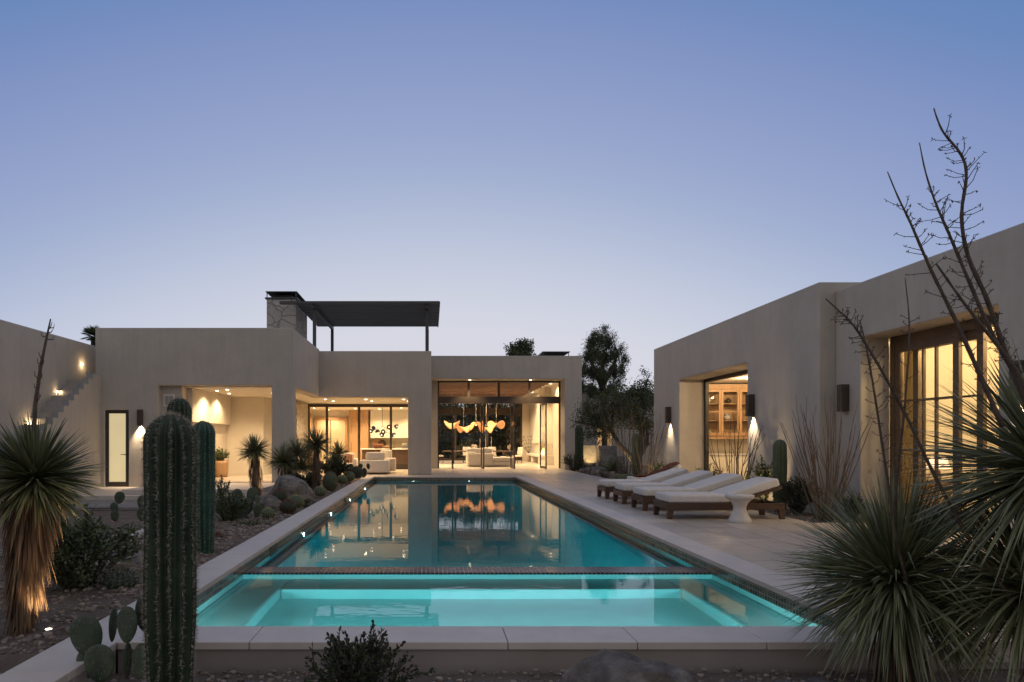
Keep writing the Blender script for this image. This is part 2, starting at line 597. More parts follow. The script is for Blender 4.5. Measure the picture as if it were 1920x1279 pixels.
def ss(a, b, x):
    t = min(1, max(0, (x - a) / (b - a)))
    return t * t * (3 - 2 * t)


def ground_h(x, y):
    n = noise.noise(Vector((x * .55, y * .55, 3))) * .05 + noise.noise(Vector((x * 2.3, y * 2.3, 9))) * .02
    if y < 4.78 or (x > 3.5 and y < 5.3) or x > 8.7 and y < 26 and y > 13.6:
        h = -.19 + n * .5
    elif x < -2.5:
        h = -.10 + n * .8
        h += (-.30 - h) * ss(12, 16.5, y) * ss(-3.6, -5.5, x)
        h += .06 * math.exp(-((x + 4.6) ** 2 + (y - 9.5) ** 2) / 2.5)
        if x < -5: h = min(h, -.12 - .16 * ss(9, 16, y))
        if x < -4.9 and y > 16.5: h = min(h, -.34)
        if y > 27: h = min(h, -.3)
    elif x > 6.3 and 11.6 < y < 60 and x < 9.6:
        h = -.05 + n * .5 - .03
        if 6.3 < x < 6.9: h = min(h, -.05)
    else:
        h = -.40
    if y > 33 and x < 7.3: h = -.4
    return h


def build_ground():
    xs = [-600, -250, -100, -50, -30, -20, -16, -13] + list(np.arange(-12, -2.39, .16)) + [-2.38] + list(np.arange(-2, 3.39, .45)) + [3.4, 3.8] + list(np.arange(4.2, 6.2, .5)) + list(np.arange(6.3, 9.8, .2)) + [10.5, 12, 15, 20, 30, 50, 100, 250, 600]
    ys = [-600, -200, -60, -20, -8, -3, 0, 1, 2] + list(np.arange(2.4, 4.9, .14)) + [4.95] + list(np.arange(5.2, 26.6, .2)) + [26.7] + list(np.arange(27, 36, .5)) + [37, 40, 44, 48, 55, 65, 80, 120, 250, 600]
    V = []
    for y in ys:
        for x in xs:
            V.append((x, y, ground_h(x, y)))
    n = len(xs)
    F = []
    for j in range(len(ys) - 1):
        for i in range(n - 1):
            cx, cy = (xs[i] + xs[i + 1]) / 2, (ys[j] + ys[j + 1]) / 2
            if -2.38 < cx < 3.4 and 4.95 < cy < 26.7:
                continue
            F.append((j * n + i, j * n + i + 1, (j + 1) * n + i + 1, (j + 1) * n + i))
    o = mesh_obj("ground", V, F, soil_m, smooth=True)
    tag(o, kind="structure")


build_ground()


def slab(name, rects, z0, z1, m, bev=0):
    b = MB()
    for (x0, x1, y0, y1) in rects:
        b.box(x0, x1, y0, y1, z0, z1)
    o = b.build(name, m)
    tag(o, kind="structure")
    if bev: bevel(o, bev, 2)
    return o


slab("pool_deck", [(PX1 + .395, 6.5, 11.6, 33.2), (PX1 + .395, 8.62, 4.74, 11.6), (-4.5, PX1 + .395, 26.9, 33.2), (-8.35, -4.5, 22.75, 33.2)], -.14, 0, deck_m)
slab("floor", [(-8.4, 7.4, 33.2, 48.0), (8.62, 14.5, 5.0, 13.4), (8.62, 14.5, 14.0, 23.3)], -.14, -.002, floor_m)
slab("entry_step", [(-8.8, -4.9, 19.45, 22.75)], -.139, -.002, coping_m, .008)
slab("entry_landing", [(-15, -4.8, 19.05, 22.72)], -.30, -.142, coping_m, .008)
slab("path", [(-15, -5.2, 16.9, 19.05)], -.33, -.262, path_m)


def build_pool():
    P = thing("swimming_pool", "long rectangular pool with pale stone coping and a spa at its near end", "pool", (.55, 15.8, -2.1))
    cw = .395
    # coping stones, one part per side, with joints between the slabs
    def run(axis, a0, a1, b0, b1, step, start):
        b = MB()
        cuts = [a0] + [start + k * step for k in range(60) if a0 + .15 < start + k * step < a1 - .15] + [a1]
        for i in range(len(cuts) - 1):
            p, q = cuts[i] + .0025, cuts[i + 1] - .0025
            if axis == 'x': b.box(p, q, b0, b1, -.055, 0.0)
            else: b.box(b0, b1, p, q, -.055, 0.0)
        o = b.build("coping", coping_m, P)
        bevel(o, .006, 2)
    run('x', PX0, PX1 + cw, PY0 - .41, PY0, .9, -1.26)
    run('x', PX0, PX1 + cw, PY1, PY1 + cw, .9, -1.26)
    run('y', 2.4, PY1 + cw, PX0 - cw, PX0 - .001, 1.22, 2.9)
    run('y', PY0, PY1, PX1 + .001, PX1 + cw, 1.22, 2.9)
    # raised wall under the front and left coping
    b = MB()
    b.box(PX0 + .001, PX1 + cw - .02, PY0 - .39, PY0 - .06, -.6, -.0552)
    b.box(PX1 + cw - .019, 8.6, PY0 - .39, PY0 - .06, -.6, -.1402)
    b.box(PX0 - cw + .02, PX0 - .06, 2.4, PY1 + cw, -.6, -.0552)
    b.box(PX0 - .059, PX0 - .0005, 2.4, PY0 - .42, -.6, -.0552)
    b.build("curb_wall", surf("curb wall render", (.30, .255, .22), (.35, .30, .265), 2, .85, .2, 60), P)
    # basin walls and floors
    x0, x1 = PX0 - .02, PX1 + .02
    y0, y1 = PY0 - .02, PY1 + .02
    b = MB()
    zb, zs = -1.7, -.85
    ym = (DIV0 + DIV1) / 2
    b.quad((x0, ym, -.055), (x0, ym, -2.1), (x0, y1, -2.1), (x0, y1, -.055))
    b.quad((x1, ym, -.055), (x1, y1, -.055), (x1, y1, -2.1), (x1, ym, -2.1))
    sb = MB()
    sb.quad((x0, y0, -.055), (x0, y0, -2.1), (x0, ym, -2.1), (x0, ym, -.055))
    sb.quad((x1, y0, -.055), (x1, ym, -.055), (x1, ym, -2.1), (x1, y0, -2.1))
    b.quad((x0, y1, -.055), (x0, y1, -2.1), (x1, y1, -2.1), (x1, y1, -.055))
    sb.quad((x0, y0, -.055), (x1, y0, -.055), (x1, y0, -2.1), (x0, y0, -2.1))
    sb.quad((x0, y0, zs), (x1, y0, zs), (x1, DIV0, zs), (x0, DIV0, zs))
    sb.build("spa_basin", spa_plaster, P)
    b.quad((x0, DIV1, zb), (x1, DIV1, zb), (x1, y1, zb), (x0, y1, zb))
    b.build("basin", pool_plaster, P)
    # waterline mosaic
    b = MB()
    e = .004
    zt, zl = -.0555, -.20
    b.quad((x0 + e, y0, zt), (x0 + e, y0, zl), (x0 + e, y1, zl), (x0 + e, y1, zt))
    b.quad((x1 - e, y0, zt), (x1 - e, y1, zt), (x1 - e, y1, zl), (x1 - e, y0, zl))
    b.quad((x0, y1 - e, zt), (x0, y1 - e, zl), (x1, y1 - e, zl), (x1, y1 - e, zt))
    b.quad((x0, y0 + e, zt), (x1, y0 + e, zt), (x1, y0 + e, zl), (x0, y0 + e, zl))
    b.build("waterline_tile", mosaic_m, P)
    b = MB(); b.box(x0 + .001, x1 - .001, DIV0 + .003, DIV1 - .003, -2.05, -.162)
    b.build("divider_wall", spa_plaster, P)
    b = MB()
    b.box(x0 + .006, x1 - .006, DIV0, DIV1, -.165, -.152)
    b.box(x0 + .006, x1 - .006, DIV0, DIV0 + .003, -.20, -.165)
    b.box(x0 + .006, x1 - .006, DIV1 - .003, DIV1, -.30, -.165)
    b.build("divider_cap", mosaic_top, P)
    # spa benches (a ledge round three sides) and the long ledges in the lap pool
    b = MB()
    bz = -.44
    b.box(x0 + .002, x0 + .55, y0 + .1, DIV0 - .001, zs - .01, bz)
    b.box(x1 - .55, x1 - .002, y0 + .1, DIV0 - .001, zs - .012, bz)
    b.box(x0 + .55, x1 - .55, DIV0 - .55, DIV0 - .001, zs - .014, bz - .002)
    o = b.build("spa_bench", spa_plaster, P); bevel(o, .04, 3)
    b = MB()
    b.box(x0 + .002, x0 + .22, DIV1 + .001, y1 - .001, -.62, -.55)
    b.box(x1 - .22, x1 - .002, DIV1 + .001, y1 - .001, -.62, -.55)
    o = b.build("pool_ledge", pool_plaster, P); bevel(o, .02, 2)
    # skimmer mouths in the left tile band
    for yy in (9.35, 17.5):
        b = MB(); b.box(x0 + .002, x0 + .012, yy, yy + .42, -.28, -.06)
        b.build("skimmer", black_m, P)

    def lamp(loc, nrm, e, r=.05, size=.16, col=(.72, 1, .97)):
        b = MB()
        p, n = Vector(loc), Vector(nrm)
        q = n.to_track_quat('Z', 'Y')
        ring = [p + q @ Vector((r * math.cos(t), r * math.sin(t), 0)) for t in np.linspace(0, 2 * PI, 16, endpoint=False)]
        ring2 = [v + n * .012 for v in ring]
        s = len(b.v)
        b.v += [tuple(v) for v in ring + ring2]
        b.f += [(s + i, s + (i + 1) % 16, s + 16 + (i + 1) % 16, s + 16 + i) for i in range(16)] + [tuple(s + 16 + i for i in range(16))]
        b.build("pool_light", pool_lamp, P)
        light('AREA', "pool_lamp", p + n * .03, e, col, P, target=p + n * 3 + Vector((0, 0, -.6)), size=size)
    for yy in (11.6, 14.8, 18.3, 22.5):
        lamp((x0 + .008, yy, -.19), (1, 0, 0), 1.5, .012)
    for xx in (-.66, 1.5):
        light('POINT', "pool_lamp", (xx, y1 - .12, -.24), 1.6, (.88, 1, .95), P, size=.04)
    # broad floodlights set in the side walls, the divider and the near spa wall
    # strip lamps tucked under the long ledges
    for xx, sg in ((x0 + .15, 1), (x1 - .15, -1)):
        for yy in (12.9, 21.9):
            o = light('AREA', "pool_lamp", (xx, yy, -.635), POOL_W, (.70, 1, .97), P, target=(xx + sg, yy, -1.6))
            o.data.shape = 'RECTANGLE'
            o.rotation_euler = (0, -sg * math.radians(40), 0)
            o.data.size, o.data.size_y = .06, 8.6
    for xx in (-1.4, .55, 2.5):
        light('AREA', "pool_lamp", (xx, DIV1 + .006, -.8), POOL_W * .45, (.70, 1, .97), P, target=(xx, DIV1 + 1, -.85), size=.4)
    for xx in (-1.85, -.6, .55, 1.7, 2.95):
        lamp((xx, y0 + .012, -.36), (0, 1, 0), .5, .05)
        light('AREA', "pool_lamp", (xx, y0 + .02, -.28), SPA_W * (1.05 if abs(xx - .55) > 2 else .85), (.70, 1, .97), P, target=(xx, y0 + 1, -.28), size=.18)
    # water body
    m, N, L, B, O = mat_nodes("pool water")
    N.remove(B)
    t = N.new("ShaderNodeBsdfRefraction"); t.inputs["Roughness"].default_value = 0.0; t.inputs["IOR"].default_value = 1.333
    g = N.new("ShaderNodeBsdfGlossy"); g.inputs["Roughness"].default_value = 0.0
    fr = N.new("ShaderNodeFresnel"); fr.inputs[0].default_value = 1.333
    bp = N.new("ShaderNodeBump"); bp.inputs["Strength"].default_value = .05; bp.inputs["Distance"].default_value = .02
    tc = N.new("ShaderNodeTexCoord")
    mp = N.new("ShaderNodeMapping"); mp.inputs["Scale"].default_value = (1, 1.6, 1)
    L.new(tc.outputs["Object"], mp.inputs[0])
    L.new(nz(N, L, mp.outputs[0], 3.2, 2), bp.inputs["Height"])
    L.new(bp.outputs[0], g.inputs["Normal"]); L.new(bp.outputs[0], t.inputs["Normal"])
    mx = N.new("ShaderNodeMixShader")
    L.new(fr.outputs[0], mx.inputs[0]); L.new(t.outputs[0], mx.inputs[1]); L.new(g.outputs[0], mx.inputs[2])
    L.new(mx.outputs[0], O.inputs[0])
    va = N.new("ShaderNodeVolumeAbsorption")
    va.inputs["Color"].default_value = (.05, .84, .90, 1)
    va.inputs["Density"].default_value = WATER_D
    L.new(va.outputs[0], O.inputs["Volume"])
    b = MB(); b.box(x0 - .05, x1 + .05, y0 - .05, y1 + .05, -2.2, WZ)
    w = b.build("water", m)
    tag(w, kind="structure")


POOL_W, SPA_W, WATER_D = 34.0, 30.0, .44
build_pool()

# ================================================================== main house
H = thing("main_house", "flat roofed pale stucco house with glazed rooms lit from inside behind the pool", "house", (-2, 30, 0))
RZ = 5.12
# wing with the single door and the loggia
wall('y', 22.7, 23.1, -11.15, -4.55, -.3, 5.15, [(-10.83, -10.04, -.14, 2.41), (-9.06, -5.28, 0, 3.23)], stucco, H)
wall('y', 22.95, 23.1, -9.06, -8.37, 0, 3.23, [], stucco, H, bev=0)
wall('x', -4.95, -4.55, 23.1, 28.0, 0, 5.13, [(23.1, 28.0, -1, 3.195)], stucco, H)
wall('x', -11.15, -10.85, 23.1, 31, -.3, 5.14, [], stucco, H)
# kitchen wing
wall('y', 28.0, 28.45, -4.95, .04, 0, 5.07, [(-4.95, -.92, -1, 3.17)], stucco, H)
wall('x', -.36, .04, 28.45, 33.2, 0, 5.06, [], stucco, H)
# great room
wall('y', 33.2, 34.25, .04, 7.37, 0, 5.52, [(.04, 6.537, -1, 4.39)], stucco, H)
wall('y', 34.2, 34.45, -.3, .364, 0, 4.6, [], stucco, H, bev=0)
wall('x', 7.05, 7.37, 34.25, 48.2, 0, 5.5, [], stucco, H)
wall('x', -.36, .03, 34.45, 48.2, 3.1, 5.5, [], stucco, H)
# roofs with soffits
MB().box(-10.85, -4.97, 23.1, 33.2, 3.2, 4.75).build("roof", ceil_white, H)
MB().box(-4.97, -.37, 28.45, 40.5, 3.18, 4.7).build("roof", ceil_white, H)
MB().box(-8.6, -4.97, 33.2, 40.5, 3.18, 4.7).build("roof", ceil_white, H)
MB().box(-.36, 7.05, 34.45, 48.2, 4.56, 5.3).build("roof", ceil_white, H)
# loggia walls, canopy hood and mantel
MB().box(-8.6, -8.37, 23.1, 28.1, 0, 3.2).build("loggia_wall", plaster_in, H)
MB().box(-8.6, -6.87, 28.1, 28.3, 0, 3.2).build("loggia_wall", plaster_in, H)
MB().box(-7.05, -6.87, 28.3, 30.0, 0, 3.2).build("loggia_wall", plaster_in, H)
bevel(MB().box(-8.37, -8.2, 23.5, 28.1, 2.04, 3.2).build("hood", plaster_in, H), .015)
b = MB(); b.box(-8.37, -8.27, 25.0, 27.95, .9, 1.02); b.box(-8.37, -8.3, 25.0, 25.5, 0, .9); b.box(-8.37, -8.3, 27.5, 27.95, 0, .9)
b.build("mantel", ceil_white, H)
MB().box(-8.37, -8.355, 25.5, 27.5, .05, .9).build("firebox", black_m, H)
# vent grille on the recessed panel
vg = MB().box(-8.96, -8.6, 22.93, 22.95, 2.55, 2.95).build("vent", ceil_white, H)
b = MB()
for k in range(9): b.box(-8.92, -8.79, 22.918, 22.93, 2.59 + k * .036, 2.612 + k * .036)
for k in range(9): b.box(-8.77, -8.64, 22.918, 22.93, 2.59 + k * .036, 2.612 + k * .036)
b.build("vent_slat", surf("vent slat", (.22, .22, .22)), vg)
# stone chimney rising through the roof
wall('y', 30.0, 32.7, -7.2, -5.9, 0, 7.62, [], chim_stone, H, name="chimney_stack", bev=.03)
MB().box(-5.9, -5.86, 30.0, 32.7, 0, 3.18).build("stone_cladding", ledge_stone, H)
MB().box(-7.22, -5.84, 29.9, 29.998, 0, 3.18).build("stone_cladding", ledge_stone, H)
cp = MB().box(-7.26, -5.84, 29.94, 32.76, 7.62, 7.68).build("chimney_cap", dark_metal, H)
b = MB()
for x in (-7.2, -5.93):
    for y in (30.0, 32.65): b.box(x, x + .035, y, y + .035, 7.68, 7.92)
b.box(-7.24, -5.86, 29.96, 32.74, 7.92, 7.95)
b.box(-6.95, -6.15, 30.4, 32.3, 7.68, 7.86)
b.build("cap_frame", dark_metal, cp)
# the second, lower cap over the great room
cp = MB().box(6.5, 8.2, 39.8, 42.2, 6.1, 6.2).build("chimney_cap", dark_metal, H)
b = MB(); b.box(6.6, 8.1, 39.9, 42.1, 5.3, 6.1)
b.build("flue", stucco, H)
b = MB()
for x in (6.62, 8.08):
    for y in (39.9, 42.1): b.box(x - .02, x + .02, y - .02, y + .02, 6.2, 6.55)
b.box(6.55, 8.15, 39.85, 42.15, 6.55, 6.6)
b.box(6.55, 7.9, 40.2, 42.1, 6.5, 6.55)
b.build("cap_frame", dark_metal, cp)

# single frosted door beside the loggia
dr = MB()
dr.box(-10.83, -10.72, 22.74, 22.86, -.14, 2.41); dr.box(-10.15, -10.04, 22.74, 22.86, -.14, 2.41)
dr.box(-10.72, -10.15, 22.74, 22.86, 2.30, 2.41); dr.box(-10.72, -10.15, 22.74, 22.86, -.14, .02)
D = dr.build("door", bronze, H)
frost = emit("frosted lit glass", (.80, .66, .37), .72, .12, 1.2)
MB().box(-10.72, -10.15, 22.79, 22.82, .02, 2.30).build("door_glass", frost, D)
hb = MB(); hb.box(-10.30, -10.16, 22.70, 22.715, .92, .94); hb.box(-10.18, -10.155, 22.70, 22.76, .915, .945)
hb.build("handle", black_m, D)


def glazing(parent, name, axis, t, u0, u1, z0, z1, verts, rails, fw=.1, vw=.1, depth=.1, base=None, m=bronze, glassy=True, head=None):
    """a framed glass wall: mullions at verts, horizontal rails at (za, zb)"""
    b = MB()

    def bx(a0, a1, c0, c1, d=depth):
        if axis == 'y': b.box(a0, a1, t - d / 2, t + d / 2, c0, c1)
        else: b.box(t - d / 2, t + d / 2, a0, a1, c0, c1)
    head = head or fw
    bx(u0, u0 + fw, z0, z1); bx(u1 - fw, u1, z0, z1)
    bx(u0 + fw, u1 - fw, z1 - head, z1)
    if base: bx(u0 + fw, u1 - fw, z0, z0 + base)
    for v in verts: bx(v - vw / 2, v + vw / 2, z0 + (base or 0), z1 - head, depth * .94)
    for (za, zb) in rails: bx(u0 + fw, u1 - fw, za, zb, depth * .9)
    o = b.build(name, m, parent)
    if glassy:
        e = [u0 + fw] + list(verts) + [u1 - fw]
        for i in range(len(e) - 1):
            g = MB()
            p, q = e[i], e[i + 1]
            if axis == 'y': g.quad((p, t, z0), (q, t, z0), (q, t, z1 - head), (p, t, z1 - head))
            else: g.quad((t, p, z0), (t, q, z0), (t, q, z1 - head), (t, p, z1 - head))
            g.build("pane", pane_m, o)
    return o


# kitchen glass wall
glazing(H, "window", 'y', 33.2, -5.95, -.36, 0, 3.17, [-5.03, -3.47, -1.92], [(.02, .05)], fw=.09, vw=.115, depth=.12, base=.28, head=.15)
# great room: transom row, deep bronze beam, pivot doors standing open
W2 = MB()
W2.box(.364, .44, 34.25, 34.4, 0, 4.38); W2.box(6.46, 6.535, 34.25, 34.4, 0, 4.38)
W2.box(.44, 6.46, 34.25, 34.4, 4.30, 4.38)
W2.box(.44, 6.46, 34.20, 34.42, 3.26, 3.60)
for x in (1.92, 3.44, 4.97): W2.box(x - .055, x + .055, 34.26, 34.39, 3.60, 4.30)
TW = W2.build("window", bronze, H)
for a, c in ((.44, 1.865), (1.975, 3.385), (3.495, 4.915), (5.025, 6.46)):
    MB().quad((a, 34.33, 3.6), (c, 34.33, 3.6), (c, 34.33, 4.3), (a, 34.33, 4.3)).build("pane", pane_m, TW)
for (px, ang) in ((1.10, 90), (2.58, 89), (4.08, 89), (5.58, 87)):
    # leaf pivots about a vertical axis; most of it swings out toward the pool
    a = math.radians(ang)
    d = Vector((math.cos(a), -math.sin(a), 0)) if ang <= 90 else Vector((math.cos(a), -math.sin(a), 0))
    n = Vector((-d.y, d.x, 0))
    p0 = Vector((px, 34.3, 0)) - d * .25
    p1 = Vector((px, 34.3, 0)) + d * 1.05
    L_ = MB()

    def post(c, w=.05, z0=.015, z1=3.24):
        q = [c - d * w - n * .025, c + d * w - n * .025, c + d * w + n * .025, c - d * w + n * .025]
        L_.hexa([v + Vector((0, 0, z0)) for v in q], [v + Vector((0, 0, z1)) for v in q])

    def rail(z0, z1):
        q = [p0 + d * .05 - n * .024, p1 - d * .05 - n * .024, p1 - d * .05 + n * .024, p0 + d * .05 + n * .024]
        L_.hexa([v + Vector((0, 0, z0)) for v in q], [v + Vector((0, 0, z1)) for v in q])
    post(p0); post(p1); rail(.02, .13); rail(3.15, 3.235)
    o = L_.build("pivot_door", bronze, H)
    MB().quad(p0 + Vector((0, 0, .13)), p1 + Vector((0, 0, .13)), p1 + Vector((0, 0, 3.15)), p0 + Vector((0, 0, 3.15))).build("pane", pane_m, o)
    hp = p0 + d * .12 + n * .06
    MB().tube([hp + Vector((0, 0, .7)), hp + Vector((0, 0, 1.5))], .012, 6).build("handle", bronze, o)
# far glazing of the great room
glazing(H, "window", 'y', 48.0, -.36, 6.45, 0, 4.56, [1.75, 4.0, 5.75], [(3.22, 3.70)], fw=.12, vw=.14, depth=.16, base=.14)
MB().box(6.45, 7.05, 47.9, 48.2, 0, 4.56).build("interior_wall", plaster_in, H)
# ceiling planks and beams of the great room
MB().box(.05, 6.15, 34.5, 47.8, 4.49, 4.555).build("ceiling", beam_m, H)
b = MB()
for k in range(12):
    y = 34.9 + k * 1.08
    b.box(.06, 6.2, y, y + .26, 4.34 + .012 * (k % 3), 4.488)
b.build("ceiling_beam", beam_m, H)
MB().box(6.15, 7.05, 34.5, 47.9, 4.50, 4.557).build("ceiling", ceil_white, H)
# plaster fireplace along the right wall of the great room
wall('x', 6.93, 7.05, 34.45, 47.9, 0, 4.5, [], plaster_in, H, name="interior_wall", bev=0)
b = MB()
b.hexa([(6.35, 38.6, 1.25), (6.93, 38.6, 1.25), (6.93, 42.6, 1.25), (6.35, 42.6, 1.25)], [(6.6, 39.4, 4.49), (6.93, 39.4, 4.49), (6.93, 41.4, 4.49), (6.6, 41.4, 4.49)])
b.build("chimney_breast", plaster_in, H)
b = MB(); b.box(6.5, 6.93, 38.6, 39.0, .56, 1.25); b.box(6.5, 6.93, 41.1, 42.6, .56, 1.25); b.box(6.45, 6.93, 38.3, 46.2, .40, .56); b.box(6.52, 6.93, 38.3, 41.4, 0, .40); b.box(6.52, 6.93, 43.6, 44.3, 0, .4)
bevel(b.build("hearth", ceil_white, H), .02)
MB().box(6.9, 6.925, 39.0, 41.1, .56, 1.25).build("firebox", black_m, H)
fl = MB()
for k in range(9):
    y = 39.35 + k * .17 + rnd.uniform(-.04, .04); x = 6.68 + rnd.uniform(-.05, .05); h = rnd.uniform(.16, .38)
    fl.tube([(x, y, .57), (x + .01, y + .02, .57 + h * .4), (x - .01, y, .57 + h)], [.05, .045, .004], 6)
fl.build("flame", emit("gas flame", (1, .62, .22), 9), H, smooth=True)
light('POINT', "fire_glow", (6.5, 40.0, .85), 25, (1, .55, .22), H, size=.2)

# kitchen shell
MB().box(-8.6, -.36, 40.5, 40.7, 0, 3.2).build("interior_wall", plaster_in, H)
MB().box(-8.6, -8.4, 33.3, 40.5, 0, 3.2).build("interior_wall", plaster_in, H)
MB().box(-8.6, -7.2, 33.0, 33.2, 0, 3.2).build("interior_wall", plaster_in, H)
wall('x', -.35, -.05, 34.45, 40.5, 0, 3.18, [(35.2, 39.5, 0, 2.8)], plaster_in, H, name="interior_wall", bev=0)
MB().box(-3.55, -.4, 40.46, 40.5, .9, 1.55).build("backsplash", surf("stone backsplash", (.42, .36, .26), (.52, .45, .34), 1.5, .35, stretch=(1, 1, 2)), H)
MB().box(-3.5, -.62, 39.9, 40.45, 1.55, 3.18).build("range_hood", ceil_white, H)
# interior double door beyond the kitchen
b = MB(); b.box(-6.85, -6.7, 40.4, 40.5, 0, 2.62); b.box(-5.05, -4.9, 40.4, 40.5, 0, 2.62); b.box(-6.85, -4.9, 40.38, 40.5, 2.62, 2.76)
dd = b.build("interior_door", wood_m, H)
MB().box(-6.7, -5.05, 40.44, 40.49, 0, 2.62).build("door_leaf", surf("cream painted door", (.58, .48, .32), (.62, .52, .36), 2, .5), dd)
MB().box(-5.92, -5.88, 40.42, 40.44, 0, 2.62).build("hinge", black_m, dd)


def downlight(x, y, z, e=26, cone=140, parent=H, col=WARM, r=.055, bulb='SPOT'):
    b = MB()
    b.lathe([(r, 0), (r * .9, -.006), (r * .3, -.008)], (x, y, z - .001), 14)
    b.build("downlight", lamp_m, parent)
    if e: light(bulb, "downlight_lamp", (x, y, z - (.03 if bulb == 'SPOT' else .12)), e, col, parent, rot=(0, 0, 0), size=.05, cone=cone, blend=.6)


# loggia
LOGGIA_W, PATIO_W, KIT_W, GREAT_W, SOFFIT_W = 215, 165, 290, 560, 230
for x, y in ((-7.72, 24.7), (-7.72, 26.2), (-6.0, 26.0), (-7.2, 24.2)): downlight(x, y, 3.2, LOGGIA_W)
# covered patio
for x in (-4.55, -2.8, -1.15):
    downlight(x, 29.6, 3.18, PATIO_W); downlight(x + .15, 30.9, 3.18, PATIO_W)
downlight(-5.2, 25.5, 3.2, PATIO_W * .7)
# kitchen
for x, y in ((-7.2, 34.2), (-6.9, 35.0), (-6.6, 36.5), (-6.4, 37.6), (-5.9, 39.6), (-5.3, 36.2), (-4.4, 34.6), (-4.2, 38.2), (-3.0, 36.0), (-2.9, 38.8), (-1.9, 34.8), (-1.6, 37.4), (-.9, 35.6), (-1.0, 38.9)):
    downlight(x, y, 3.18, KIT_W if y > 34.9 else KIT_W * .6)
# great room and its soffit
for x in (1.95, 4.95): downlight(x, 33.75, 4.39, SOFFIT_W, 110)
for x, y in ((1.2, 37.73), (3.2, 37.73), (5.2, 37.73), (1.2, 40.97), (3.2, 40.97), (5.2, 40.97), (2.2, 45.29), (4.6, 45.29), (6.55, 37.2), (6.55, 43.8)):
    downlight(x, y, 4.488 if x < 6.2 else 4.5, GREAT_W if x < 6.2 else GREAT_W * .35)

# pergola on the roof terrace
PG = thing("pergola", "dark slatted steel pergola on posts above the kitchen roof", "pergola", (-3, 32, 4.7))
for x, y in ((-5.14, 29.8), (-5.14, 35.2), (-.22, 29.8), (-.22, 35.2)):
    bevel(MB().box(x, x + .14, y, y + .14, 4.7, 7.12).build("post", dark_metal, PG), .008)
for x in (-5.13, -.21): MB().box(x, x + .12, 29.5, 35.4, 7.12, 7.29).build("beam", dark_metal, PG)
b = MB()
y = 29.42
while y < 35.4:
    xa = -6.5 if y < 29.6 else -5.85
    b.box(xa, .38, y, y + .26, 7.30, 7.385)
    y += .44
b.build("slats", dark_metal, PG)
MB().box(.381, .42, 29.42, 35.6, 7.291, 7.395).build("side_rail", dark_metal, PG)
MB().box(-6.5, .381, 29.38, 29.419, 7.30, 7.40).build("front_rail", dark_metal, PG)

# garden wall and roof stair on the left
GW = MB(); GW.box(-12.4, -11.9, 2.0, 25.5, -.4, 4.76)
gw = GW.build("garden_wall", stucco)
tag(gw, "tall plain stucco wall running back beside the outside stair", "wall")
bevel(gw, .04, 3)
ST = thing("staircase", "stepped plaster stair climbing to the roof beside the tall wall", "stairs", (-11.4, 20, -.3))
steps, string, shade_strip = MB(), MB(), MB()
NS = 19
prof = []
for k in range(NS):
    yb = 22.46 - .295 * k
    zt = 3.57 - .19 * k
    if zt < .1: break
    steps.box(-11.895, -11.16, yb - .12, yb + .17, max(zt - 1.0, -.3), zt - .19)
    prof.append((yb, zt))
steps.build("step", stucco, ST)
step_shade_m = surf("grey step shade", (.30, .295, .295), (.35, .345, .34), 4, .7, .2, 60)  # grey of the sky-facing step faces, put into the colour of added strips
for (yb, zt) in prof:
    shade_strip.box(-11.16, -10.95, yb - .298, yb + .0, zt, zt + .02)
    shade_strip.box(-11.16, -10.95, yb - .306, yb - .2961, zt - .17, zt + .02)
shade_strip.build("step_shade", step_shade_m, ST)
# stepped parapet: one silhouette, extruded
pts = [(22.70, -.3), (22.70, 3.76), (22.46, 3.76)]
for (yb, zt) in prof:
    pts += [(yb, zt), (yb - .295, zt)]
pts = [(22.70, -.3)] + [(22.70, 3.57)]
for i, (yb, zt) in enumerate(prof):
    pts.append((yb - .295, zt))
    pts.append((yb - .295, zt - .19))
pts[-1] = (pts[-1][0], -.3)
V = [(-10.96, y, z) for y, z in pts] + [(-11.15, y, z) for y, z in pts]
n = len(pts)
F = [tuple(range(n))[::-1], tuple(range(n, 2 * n))] + [(i, (i + 1) % n, n + (i + 1) % n, n + i) for i in range(n)]
me_o = mesh_obj("parapet", V, F, stucco, ST)
bm = bmesh.new(); bm.from_mesh(me_o.data); bmesh.ops.recalc_face_normals(bm, faces=bm.faces); bm.to_mesh(me_o.data); bm.free()
for (yy, zz) in ((23.3, 4.0), (21.75, 2.95), (20.2, 1.92), (18.7, .9)):
    b = MB(); b.lathe([(.03, 0), (.03, .015), (.012, .02)], (0, 0, 0), 12)
    Mx = Matrix.Translation((-11.9, yy, zz)) @ Matrix.Rotation(PI / 2, 4, 'Y')
    b.v = [tuple(Mx @ Vector(p)) for p in b.v]
    b.build("stair_light", lamp_m, ST)
    light('POINT', "stair_lamp", (-11.78, yy, zz - .02), 5, WARM, ST, size=.03)

# ================================================================== guest house on the right
G = thing("guest_house", "long low stucco guest wing with lit openings along the right of the pool", "house", (9, 14, 0))
wall('x', 7.74, 8.65, 13.6, 23.66, -.1, 4.56, [(16.68, 21.26, 0, 3.3)], stucco, G)
wall('y', 13.6, 13.95, 8.65, 15, -.1, 4.555, [], stucco, G, bev=0)
wall('x', 8.06, 8.61, 1.5, 13.598, -.1, 4.37, [(9.7, 12.8, 0, 3.33)], stucco, G)
MB().box(8.65, 15, 23.3, 23.66, -.1, 4.56).build("wall", stucco, G)
MB().box(8.66, 15, 13.96, 23.3, 3.31, 4.2).build("roof", ceil_white, G)
MB().box(8.62, 15, 1.5, 13.59, 3.34, 4.1).build("roof", ceil_white, G)
MB().box(14.4, 14.9, 13.96, 23.3, 0, 3.31).build("interior_wall", plaster_in, G)
MB().box(8.66, 14.4, 23.15, 23.298, 0, 3.31).build("interior_wall", plaster_in, G)
